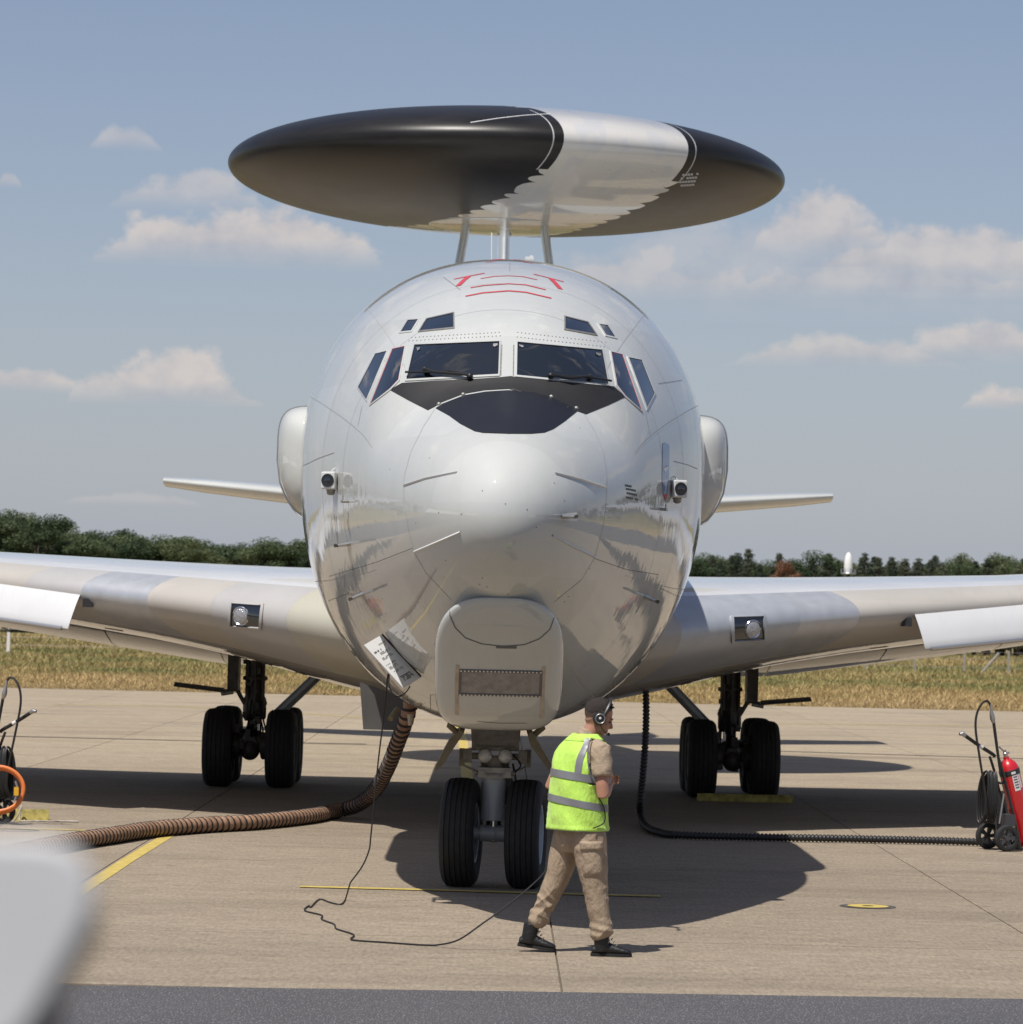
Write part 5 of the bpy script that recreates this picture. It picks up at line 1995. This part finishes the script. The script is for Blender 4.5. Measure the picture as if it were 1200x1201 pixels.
chock(((c0.x + c1.x) / 2, (c0.y + c1.y) / 2, 0), math.atan2(c1.y - c0.y, c1.x - c0.x), (c1 - c0).length, .16, .10, 'long yellow chock lying in the shade in front of the main wheels')

# ================================================================== out-of-focus object close to the camera
M_NEAR = mat('white enamel panel', (.60, .60, .59), .6, var=.05, vscale=12)
M_TAN = mat('tan rubber edge', (.46, .37, .22), .6)
M_NAVY = mat('dark blue post', (.05, .055, .08), .5)
DN = 1.45
poly = [(-260, 982), (40, 984), (66, 988), (90, 1000), (106, 1026), (112, 1052), (104, 1084), (84, 1122), (60, 1165), (42, 1196), (20, 1225), (-30, 1250), (-260, 1260)]
nb_ = empty('barrier_sign', (P(-120, 1200, DN).x, DN, 0))
tag(nb_, 'blurred white rounded panel close to the camera in the bottom corner', 'panel')
base = Vector((nb_.location.x, DN, 0))
o = MB().prism([P(x, y, DN) - base for x, y in poly], (0, .012, 0)).build('panel', M_NEAR, nb_, angle=25)
bv_ = o.modifiers.new('bevel', 'BEVEL'); bv_.width = .004; bv_.segments = 3; bv_.limit_method = 'ANGLE'; bv_.angle_limit = math.radians(60)
edge = [(112, 1075), (90, 1116), (66, 1160), (48, 1192), (26, 1222), (-26, 1248), (-60, 1254)]
MB().tube([P(x + 1, y + 4, DN + .008) - base for x, y in edge], .0035, 8).build('edge_strip', M_TAN, nb_)
pp = P(-120, 1225, DN + .02) - base
MB().tube([pp + Vector((0, .02, 0)), Vector((pp.x, pp.y + .02, 0))], .02, 12).build('post', M_NAVY, nb_)
br = P(52, 1215, DN + .06) - base
MB().tube([pp + Vector((0, .04, -.05)), br, P(66, 1185, DN + .06) - base], .006, 8).build('bracket', M_NAVY, nb_)

# ================================================================== unseen surroundings for reflections in the paint; the white tents are added
M_CANVAS = mat('white added tent canvas', (.78, .78, .76), .7, var=.04, vscale=.6)


def added_tent(x, y, yaw, L, W, label):
    root = empty('added_white_tent', (x, y, 0))
    root.rotation_euler = (0, 0, yaw)
    tag(root, label, 'tent', 'white tents added for reflections in the paint')
    MB().rings([[Vector((s * L / 2, -W / 2, 3)), Vector((s * L / 2, 0, 5.4)), Vector((s * L / 2, W / 2, 3))] for s in (-1, 1)], True, True).build('roof', M_CANVAS, root, smooth=False)
    MB().box((0, 0, 1.48), (L - .4, W - .4, 2.96)).build('wall', M_CANVAS, root, smooth=False)
    return root


for (x, y, yaw, L) in ((-62, 48, 1.35, 44), (-70, -4, 1.57, 40), (66, 52, -1.35, 40), (72, 2, 1.57, 44)):
    added_tent(x, y, yaw, L, 11, 'white tent added out of view for pale reflections in the fuselage side')
r_ = np.random.default_rng(5)
cs, rs = [], []
for k in range(420):
    a = math.radians(25 + 310 * r_.random())
    D = 190 + 60 * r_.random()
    cs.append(np.array([math.sin(a) * D, math.cos(a) * D, 2 + 9 * r_.random()])); rs.append(3 + 2.5 * r_.random())
me = quads_mesh('treeline', leaf_cloud(cs, rs, 4.2, .85, r_))
tag(link('treeline', me, M_LEAF), kind='stuff', label='far belt of dark trees round the airfield, mirrored in the paint')


# ================================================================== the ground crew man
def remesh(mb, voxel, smooth=6, fac=.5):
    me = bpy.data.meshes.new('tmp')
    me.from_pydata([tuple(p) for p in mb.v], [], mb.f)
    bm = bmesh.new(); bm.from_mesh(me); bmesh.ops.recalc_face_normals(bm, faces=bm.faces); bm.to_mesh(me); bm.free()
    o = bpy.data.objects.new('tmp', me)
    COL.objects.link(o)
    r = o.modifiers.new('r', 'REMESH'); r.mode = 'VOXEL'; r.voxel_size = voxel
    s = o.modifiers.new('s', 'SMOOTH'); s.factor = fac; s.iterations = smooth
    dg = bpy.context.evaluated_depsgraph_get()
    new = bpy.data.meshes.new_from_object(o.evaluated_get(dg))
    bpy.data.objects.remove(o)
    bpy.data.meshes.remove(me)
    new.polygons.foreach_set('use_smooth', [True] * len(new.polygons))
    return new


def wrinkle(me, fn):
    n = len(me.vertices)
    co = np.empty(n * 3); me.vertices.foreach_get('co', co)
    no = np.empty(n * 3); me.vertex_normals.foreach_get('vector', no)
    co = co.reshape(-1, 3); no = no.reshape(-1, 3)
    d = fn(co)
    co += no * d[:, None]
    me.vertices.foreach_set('co', co.reshape(-1))
    me.update()


def ngrid(name, mesh, m, parent):
    mesh.name = name
    mesh.materials.clear()
    mesh.materials.append(m)
    return link(name, mesh, None, parent)


M_SKIN = mat('skin', (.40, .205, .135), .5, var=.10, vscale=14, spec=.4)
M_SKIN.node_tree.nodes['Principled BSDF'].inputs['Subsurface Weight'].default_value = .15
M_SKIN.node_tree.nodes['Principled BSDF'].inputs['Subsurface Radius'].default_value = (.02, .008, .004)
M_HAIR = mat('short dark brown hair', (.024, .015, .0105), .6, var=.35, vscale=90, bump=.7, bscale=160)
M_VEST = mat('fluorescent yellow vest fabric', (.47, .74, .10), .75, var=.06, vscale=8, bump=1.0, bscale=11, sheen=.2, stretch=(1.5, 1.5, .55))
M_TAPE = mat('grey reflective tape', (.20, .20, .21), .4, .1, var=.06, vscale=20)
M_SHIRT = mat('sand t-shirt', (.36, .275, .19), .85, var=.06, vscale=20, bump=.7, bscale=18)
M_TROUSER = mat('sand cargo trousers', (.31, .232, .158), .85, var=.12, vscale=9, bump=1.0, bscale=17, col2=(.345, .265, .185), stretch=(1.2, 1.2, .6))
M_BOOT = mat('black boot leather', (.008, .008, .0085), .5, var=.25, vscale=30, bump=.3, bscale=40)
M_SOLE = mat('boot sole rubber', (.012, .0115, .011), .8)
M_LACE = mat('boot lace', (.25, .22, .18), .8)
M_BINDING = mat('grey vest binding', (.16, .16, .17), .7)

po = G(680, 1119)
PO = Vector((po.x, po.y, 0))
RV, FV = Vector((.63, -.776, 0)), Vector((.776, .63, 0))

# torso sections: height, centre, half width, half depth
SEC = [(.915, (-.035, 0), .232, .175), (.98, (-.036, 0), .228, .172), (1.08, (-.036, -.002), .222, .166), (1.2, (-.034, -.002), .222, .162), (1.32, (-.028, -.004), .228, .158),
       (1.40, (-.022, -.004), .228, .150), (1.46, (-.015, -.004), .216, .138), (1.51, (-.006, -.002), .190, .120), (1.55, (.0, 0), .150, .100), (1.585, (.006, 0), .105, .082), (1.605, (.012, .002), .080, .070)]
zz_ = [s[0] for s in SEC]


def tsec(z):
    cx = np.interp(z, zz_, [s[1][0] for s in SEC]); cy = np.interp(z, zz_, [s[1][1] for s in SEC])
    return Vector((cx, cy, z)), float(np.interp(z, zz_, [s[2] for s in SEC])), float(np.interp(z, zz_, [s[3] for s in SEC]))


def fold(z, a):
    rg = lambda q: 1 - 2 * abs(math.sin(q)) ** .7
    k = max(0, 1.55 - z)
    return (.007 * math.sin(3 * a + 9 * z) * math.sin(14 * z + 2 * a) + .009 * rg(3.5 * a + 2 * math.sin(7 * z)) * k * k
            + .006 * rg(9 * z + 2.3 * a + math.sin(5 * a)) * max(0, math.sin(2 * a + 6 * z)) + .002 * math.sin(23 * z + 5 * a))


def tpt(z, a, g=0.0):
    c, w, d = tsec(z)
    ex = 2 / 2.35
    ca, sa = math.cos(a), math.sin(a)
    f = 0 if z > 1.55 else fold(z, a)
    return c + RV * ((w + g + f) * math.copysign(abs(ca) ** ex, ca)) + FV * ((d + g + f) * math.copysign(abs(sa) ** ex, sa))


# --- body: torso, neck, head, arms with hands, legs, grown together into one skin
bd = MB()
bd.rings([[tpt(z, 2 * math.pi * k / 32, -.03) for k in range(32)] for z in np.linspace(.95, 1.58, 18)], True, True)
bd.tube([(.015, .0, 1.54), (.045, .004, 1.62), (.075, .008, 1.68)], [.066, .059, .058], 16)
HC = Vector((.098, .006, 1.728))
HF = Matrix.Rotation(.14, 3, 'Z') @ Matrix.Rotation(math.radians(24), 3, 'Y') @ Matrix.Scale(1.07, 3)      # faces right, head bowed


def Hd(p):
    return HC + HF @ Vector(p)


def hball(c, r, seg=18, rg=14):
    bd.ball(Hd(c), r, seg, rg, HF)


hball((-.012, 0, .028), (.098, .077, .094), 24, 18)
hball((.036, 0, -.040), (.060, .056, .078))
hball((.030, 0, -.075), (.050, .047, .040))
hball((.070, 0, -.104), (.021, .024, .019), 12, 10)
hball((.080, 0, .020), (.020, .046, .011), 12, 8)
for s in (-1, 1):
    hball((.066, s * .034, -.026), (.026, .020, .020), 12, 10)
    hball((-.005, s * .077, -.008), (.022, .008, .032), 12, 10)
bd.tube([Hd((.086, 0, .012)), Hd((.104, 0, -.012)), Hd((.117, 0, -.030)), Hd((.098, 0, -.040))], [.008, .0105, .0125, .009], 10)
hball((.094, 0, -.064), (.010, .020, .0065), 12, 8)
hball((.091, 0, -.078), (.010, .018, .007), 12, 8)
bd.tube([Hd((-.03, 0, -.02)), (.070, .005, 1.67), (.04, .0, 1.60)], [.066, .060, .062], 16)
SH_R, EL_R, WR_R = Vector((.112, -.165, 1.478)), Vector((.135, -.225, 1.175)), Vector((.185, -.03, 1.235))
SH_L, EL_L, WR_L = Vector((-.095, .135, 1.47)), Vector((-.235, .16, 1.215)), Vector((-.06, .30, 1.17))
for (a, b, c) in ((SH_R, EL_R, WR_R), (SH_L, EL_L, WR_L)):
    bd.tube([a + Vector((0, 0, .0)), a.lerp(b, .4), a.lerp(b, .8), b, b.lerp(c, .25), b.lerp(c, .6), c], [.062, .056, .050, .047, .050, .042, .030], 14)
    fw = (c - b).normalized()
    palm = c + fw * .05
    sd = fw.cross(Vector((0, 0, 1))).normalized()
    upv = sd.cross(fw)
    bd.ball(palm, (.030, .030, .042), 12, 10, fw.to_track_quat('Z', 'Y').to_matrix())
    for k, ln in enumerate((.072, .080, .074, .060)):
        o_ = palm + fw * .035 + upv * (.028 - .018 * k)
        bd.tube([o_, o_ + fw * ln * .45 + sd * .008, o_ + fw * ln * .62 - sd * -.030, o_ + fw * ln * .40 + sd * .048], [.0105, .0098, .0092, .008], 8)
    o_ = palm - fw * .02 + upv * .025
    bd.tube([o_, o_ + fw * .03 + upv * .022, o_ + fw * .055 + upv * .018 + sd * .02], [.013, .0115, .0095], 8)
# hips and legs under the trousers
NH, NK, NA = Vector((.035, -.10, .90)), Vector((.098, -.125, .50)), Vector((.158, -.125, .13))
FH, FK, FA = Vector((-.075, .095, .90)), Vector((-.175, .105, .54)), Vector((-.335, .105, .17))
bd.ball((-.03, 0, .93), (.15, .13, .12), 18, 12)
for (a, b, c) in ((NH, NK, NA), (FH, FK, FA)):
    bd.tube([a, a.lerp(b, .5), b, b.lerp(c, .35), c], [.085, .078, .055, .055, .035], 12)
bme = remesh(bd, .0065, 5, .45)
person = ngrid('person', bme, M_SKIN, None)
person.location = PO
tag(person, 'man in a yellow safety vest and headset walking past the nose wheels', 'person')
PB = BVHTree.FromPolygons([v.co.copy() for v in bme.vertices], [tuple(p.vertices) for p in bme.polygons])

# --- hair: cropped close, clipped shorter towards the neck and temples
M_CLIP = mat('clipped hair', (.085, .050, .034), .7, var=.35, vscale=90)
M_STUBBLE = mat('shaved nape', (.24, .135, .09), .6, var=.2, vscale=60)
bme.materials.append(M_HAIR); bme.materials.append(M_CLIP); bme.materials.append(M_STUBBLE)
HFI = HF.inverted()


def hair_edge(p):
    """height of the hairline in the head's own frame: high at the brow, low at the nape"""
    return float(np.interp(p[0], [-.12, -.06, -.02, .02, .05, .075, .09], [-.055, -.045, -.012, .012, .052, .080, .088]))


jit = np.random.default_rng(4)
for pg in bme.polygons:
    if pg.center.z < 1.62:
        continue
    q = HFI @ (pg.center - HC)
    hgt = q.z - hair_edge(q) + jit.normal(0, .0035)
    if q.x > .10 or q.z < -.075:
        continue
    if hgt > .046:
        pg.material_index = 1
    elif hgt > .016:
        pg.material_index = 2
    elif hgt > -.010 and q.x < .04:
        pg.material_index = 3
hr = MB()
top = MB().ball((-.012, 0, .030), (.1015, .0800, .0985), 44, 30)
tv = []
for p in top.v:
    t = min(1, max(0, (p[2] - hair_edge(p) - .04) / .05))
    q = Vector(p) * (.955 + .05 * t) + Vector((jit.normal(0, .0013), jit.normal(0, .0013), jit.normal(0, .0013)))
    tv.append(Hd(q))
hr.add(tv, [f for f in top.f if all(top.v[i][2] - hair_edge(top.v[i]) > .042 for i in f)])
for k in range(40):
    y_ = jit.uniform(-.045, .045); x_ = jit.uniform(.0, .066)
    z_ = .030 + .0985 * math.sqrt(max(.02, 1 - ((x_ + .012) / .1015) ** 2 - (y_ / .08) ** 2))
    hr.tube([Hd((x_, y_, z_ - .006)), Hd((x_ + .009, y_ * 1.04, z_ + .003)), Hd((x_ + .017, y_ * 1.06, z_ + .001))], [.006, .0045, .001], 5)
hr.build('hair', M_HAIR, person, fix=False)
for s in (-1, 1):
    MB().ball(Hd((.083, s * .030, -.002)), (.009, .011, .005), 8, 6, HF).build('eye', M_BLACK, person)
    MB().tube([Hd((.092, s * .012, .022)), Hd((.093, s * .030, .026)), Hd((.080, s * .050, .020))], .004, 5).build('eyebrow', M_HAIR, person)

# --- headset
bandp = [Hd((.012 + .012 * math.cos(a), .094 * math.sin(a), .01 + .128 * math.cos(a))) for a in np.linspace(-1.65, 1.65, 25)]
head = MB().tube(bandp, .0135, 8, flat=1.5).build('headset', M_BLACK, person)
for s in (-1, 1):
    n = HF @ Vector((0, s, 0))
    MB().lathe([(.001, .048), (.030, .047), (.038, .042), (.043, .030), (.049, .020), (.050, .0), (.042, -.010)], Hd((-.002, s * .070, -.012)), rot=n.to_track_quat('Z', 'Y').to_matrix(), seg=26).build('ear_cup', M_BLACK, head, angle=30)
n = HF @ Vector((0, -1, 0))
MB().lathe([(.030, .046), (.034, .049), (.037, .046)], Hd((-.002, -.070, -.012)), rot=n.to_track_quat('Z', 'Y').to_matrix(), seg=26).build('cup_ring', M_STEEL, head)
MB().lathe([(.001, .053), (.008, .052), (.010, .047)], Hd((-.004, -.070, -.010)), rot=n.to_track_quat('Z', 'Y').to_matrix(), seg=12).build('cup_badge', M_LABEL, head)
MB().tube(smooth_path([Hd((.0, -.108, -.03)), Hd((.045, -.10, -.07)), Hd((.09, -.06, -.086)), Hd((.106, -.03, -.082))], 5), .0042, 6).build('microphone_boom', M_BLACK, head)
MB().ball(Hd((.110, -.022, -.080)), .0125, 10, 8).build('microphone', M_BLACK, head)

# --- t-shirt: body under the vest, collar and sleeves
ts = MB()
ts.rings([[tpt(z, 2 * math.pi * k / 40, -.014) for k in range(40)] for z in np.linspace(.93, 1.60, 24)], True, True)
ts.tube([(.012, .0, 1.575), (.026, .002, 1.605), (.034, .003, 1.622)], [.080, .072, .068], 20)
for (a, b, c) in ((SH_R, EL_R, WR_R),):
    inn = a + (Vector((0, 0, 1.47)) - a) * .35
    pts_ = [inn + Vector((0, 0, .03)), a + Vector((0, 0, .004)), a.lerp(b, .2), a.lerp(b, .4), a.lerp(b, .56), a.lerp(b, .60)]
    ts.tube(pts_, [.075, .082, .083, .082, .080, .076], 22)
tm = remesh(ts, .009, 4, .4)
wrinkle(tm, lambda co: .004 * np.sin(co[:, 2] * 60 + co[:, 0] * 40) * np.sin(co[:, 0] * 50 + co[:, 1] * 30))
ngrid('t_shirt', tm, M_SHIRT, person)

# --- vest
N = 96
R = []
for z in np.concatenate([np.linspace(.905, 1.545, 60)]):
    R.append([tpt(z, 2 * math.pi * k / N, .012 + (.003 if z < .93 else 0)) for k in range(N)])
vest_m = MB().rings(R, True, False)
# shoulder yoke up to the neck
R2 = [[tpt(z, 2 * math.pi * k / N, .012) for k in range(N)] for z in np.linspace(1.545, 1.60, 6)]
vest_m.rings(R2, True, False)
# cut the armholes where the sleeves come through
vv, ff = vest_m.v, []
for f in vest_m.f:
    c = sum((Vector(vv[i]) for i in f), Vector()) / len(f)
    cut = False
    for a, b in ((SH_R, EL_R),):
        q = a.lerp(b, .22)
        dd = c - q
        al = (b - a).normalized()
        rad_ = (dd - al * dd.dot(al)).length
        if rad_ < .098 and -.16 < dd.dot(al) < .17 and (c - Vector((0, 0, c.z))).dot(a - Vector((0, 0, a.z))) > .018:
            cut = True
    if not cut:
        ff.append(f)
vest_m.f = ff
vest = vest_m.build('safety_vest', M_VEST, person, fix=False, angle=60)
sol = vest.modifiers.new('solidify', 'SOLIDIFY'); sol.thickness = .006; sol.offset = 1


def vband(z0, z1, tilt, m, g=.022, name='reflective_band'):
    R = []
    for t in (0, .33, .66, 1):
        ring = []
        for k in range(N):
            a = 2 * math.pi * k / N
            z = z0 + (z1 - z0) * t
            p = tpt(z, a, g)
            p.z += tilt * p.x
            ring.append(p)
        R.append(ring)
    return MB().rings(R, True, False).build(name, m, vest, fix=False)


vband(1.262, 1.318, -.12, M_TAPE)
vband(1.070, 1.122, -.16, M_TAPE)
vband(.900, .909, .0, M_BINDING, .0185, 'hem_binding')
for a0 in (-.98,):
    A_s = []
    R = []
    for z in np.linspace(1.29, 1.575, 20):
        sh = -.98 + .40 * max(0, (z - 1.40) / .17) ** 2 * .6
        R.append([tpt(z, sh - .135 * f + 0, .0215) for f in (-1, -.3, .3, 1)])
    MB().rings(R, False, False).build('reflective_band', M_TAPE, vest, fix=False)
# arm hole binding: a loop round the sleeve
for (a, b) in ((SH_R, EL_R),):
    al = (b - a).normalized()
    q = a.lerp(b, .10)
    u_ = Vector((-.45, -.6, .2)); u_ = (u_ - al * u_.dot(al)).normalized()
    loop = []
    for k in range(20):
        t = -1.25 + 2.5 * k / 19
        loop.append(q + al * (.17 * math.sin(t) + .03) + (u_ * (.095 * math.cos(t) - .028)) + Vector((-.058, -.028, 0)))
    MB().tube(loop, .0055, 6).build('arm_binding', M_BINDING, vest)

# --- trousers
tr_ = MB()
tr_.rings([[Vector((-.030 + .0, 0, z)) + RV * (w * math.cos(2 * math.pi * k / 32)) + FV * (d * math.sin(2 * math.pi * k / 32)) for k in range(32)] for z, w, d in ((1.0, .185, .135), (.93, .200, .150), (.86, .200, .155), (.80, .175, .145), (.74, .13, .12))], True, True)
tr_.tube([NH + Vector((0, .005, .02)), NH.lerp(NK, .3), NH.lerp(NK, .65), NK, NK.lerp(NA, .3), NK.lerp(NA, .6), NK.lerp(NA, .82), NK.lerp(NA, .92), NK.lerp(NA, 1.0)], [.130, .128, .114, .095, .086, .083, .090, .086, .066], 22)
tr_.tube([FH + Vector((0, -.005, .02)), FH.lerp(FK, .3), FH.lerp(FK, .65), FK, FK.lerp(FA, .3), FK.lerp(FA, .6), FK.lerp(FA, .78), FK.lerp(FA, .88), FK.lerp(FA, .96)], [.128, .122, .106, .092, .082, .077, .082, .080, .062], 22)
tmesh = remesh(tr_, .007, 7, .5)


def legfold(co):
    x, y, z = co[:, 0], co[:, 1], co[:, 2]
    g = np.clip((.62 - z) / .25, .25, 1.25)
    def ridge(p):
        return 1 - 2 * np.abs(np.sin(p)) ** .7
    w = .0042 * ridge(24 * z + 15 * x + 2.2 * np.sin(13 * x + 7 * z)) * np.clip(np.sin(9 * x + 11 * z + 7 * y) + .2, 0, 1)
    w += .0036 * ridge(13 * z - 24 * x + 1.6 * np.sin(17 * z + 9 * y)) * np.clip(np.sin(14 * y + 6 * z + 3 * x), 0, 1)
    w += .0025 * ridge(34 * x + 20 * y + 3 * np.sin(6 * z)) * np.clip((z - .5) / .2, 0, 1)
    b = .0045 * np.exp(-((z - (.20 + .12 * (x < -.1))) / .06) ** 2) * np.sin(95 * z + 24 * x + 10 * y)
    return 1.7 * w * g + b


wrinkle(tmesh, legfold)
trousers = ngrid('trousers', tmesh, M_TROUSER, person)
TB = BVHTree.FromPolygons([v.co.copy() for v in tmesh.vertices], [tuple(p.vertices) for p in tmesh.polygons])


def patch(name, x0, x1, z0, z1, lift, m, slant=0.0):
    """cloth pocket sewn on the side that faces the camera"""
    n = 9
    G_ = []
    for j in range(n + 1):
        row = []
        for i in range(n + 1):
            z = z0 + (z1 - z0) * j / n
            x = x0 + (x1 - x0) * i / n + slant * (z - z0)
            loc, nor, _, _ = TB.ray_cast(Vector((x, -1, z)), Vector((0, 1, 0)))
            if loc is None:
                loc, nor, _, _ = TB.find_nearest(Vector((x, -.2, z)))
            if nor.y > 0: nor = -nor
            e = min(i, n - i, j, n - j)
            row.append(loc + nor * (lift * (0 if e == 0 else (.8 if e == 1 else 1.0)) - (.002 if e == 0 else 0)))
        G_.append(row)
    return MB().rings(G_, False, False).build(name, m, trousers, angle=60)


patch('cargo_pocket', .005, .160, .575, .815, .016, M_TROUSER, -.10)
patch('pocket_flap', -.022, .150, .765, .835, .027, M_TROUSER, -.10)
# belt line and seam
MB().tube([Vector((-.03, 0, .965)) + RV * (.190 * math.cos(a)) + FV * (.145 * math.sin(a)) for a in np.linspace(0, 6.283, 40)], .018, 6).build('belt', M_BOOT, trousers)


# --- boots
def boot(heel, toe, ank, lift):
    """heel and toe: ground points under the sole; ank: top of the shaft"""
    heel, toe, ank = Vector(heel), Vector(toe), Vector(ank)
    f = (toe - heel).normalized()
    L = (toe - heel).length
    sd = Vector((0, 1, 0))
    up_ = f.cross(sd).normalized()
    if up_.z < 0: up_ = -up_
    mb = MB()
    for_sec = [(.02, .030, .052, .045), (.10, .036, .066, .05), (.25, .038, .090, .06), (.45, .040, .085, .055), (.62, .046, .066, .045), (.78, .047, .052, .036), (.90, .041, .043, .030), (.98, .024, .030, .020)]
    R = []
    for t, w, h, c_ in for_sec:
        cen = heel + f * (L * t) + up_ * (.012 + h / 2)
        R.append([cen + sd * (w * math.cos(a)) + up_ * (h / 2 * 1.05 * math.sin(a)) for a in [2 * math.pi * k / 18 for k in range(18)]])
    mb.rings(R, True, True)
    base_ = heel + f * (L * .27) + up_ * .05
    mb.tube([base_ - up_ * .02, base_ + up_ * .035, base_.lerp(ank, .6), ank], [.052, .056, .058, .060], 16)
    bo = ngrid('boot', remesh(mb, .006, 3, .4), M_BOOT, person)
    so = MB()
    outl = [(0.0, .026), (.06, .034), (.25, .036), (.42, .034), (.62, .046), (.8, .047), (.93, .036), (1.0, .016)]
    pl_ = [heel + f * (L * t) + sd * w for t, w in outl] + [heel + f * (L * t) - sd * w for t, w in outl[::-1]]
    so.prism(pl_, up_ * .022)
    so.build('sole', M_SOLE, bo, smooth=False)
    lc = MB()
    for k in range(5):
        t = .30 + .07 * k
        c_ = heel + f * (L * (.60 - .055 * k)) + up_ * (.075 + .022 * k)
        lc.tube([c_ - sd * .034, c_ + up_ * .012 + f * .012, c_ + sd * .034], .0032, 5)
    lc.tube([ank + f * .045 - sd * .03 - up_ * .02, ank + f * .06 - sd * .045 - up_ * .055, ank + f * .05 - sd * .05 - up_ * .075], .004, 5)
    lc.build('lace', M_LACE, bo)
    return bo


boot((.075, -.125, .002), (.375, -.135, .002), (.150, -.125, .175), 0)
boot((-.455, .105, .040), (-.172, .095, .004), (-.352, .105, .205), .03)
# dark radio clipped to the far arm and the cord on the belly
MB().tube([SH_L.lerp(EL_L, .56), SH_L.lerp(EL_L, .70)], .062, 14).build('arm_band', M_BLACK, person)
MB().tube(smooth_path([tpt(1.17, -.15, .03), tpt(1.12, .0, .034), tpt(1.06, .15, .034), tpt(.97, .1, .034), tpt(.93, -.3, .04)], 5), .0045, 5).build('belt_cord', M_CORD, person)
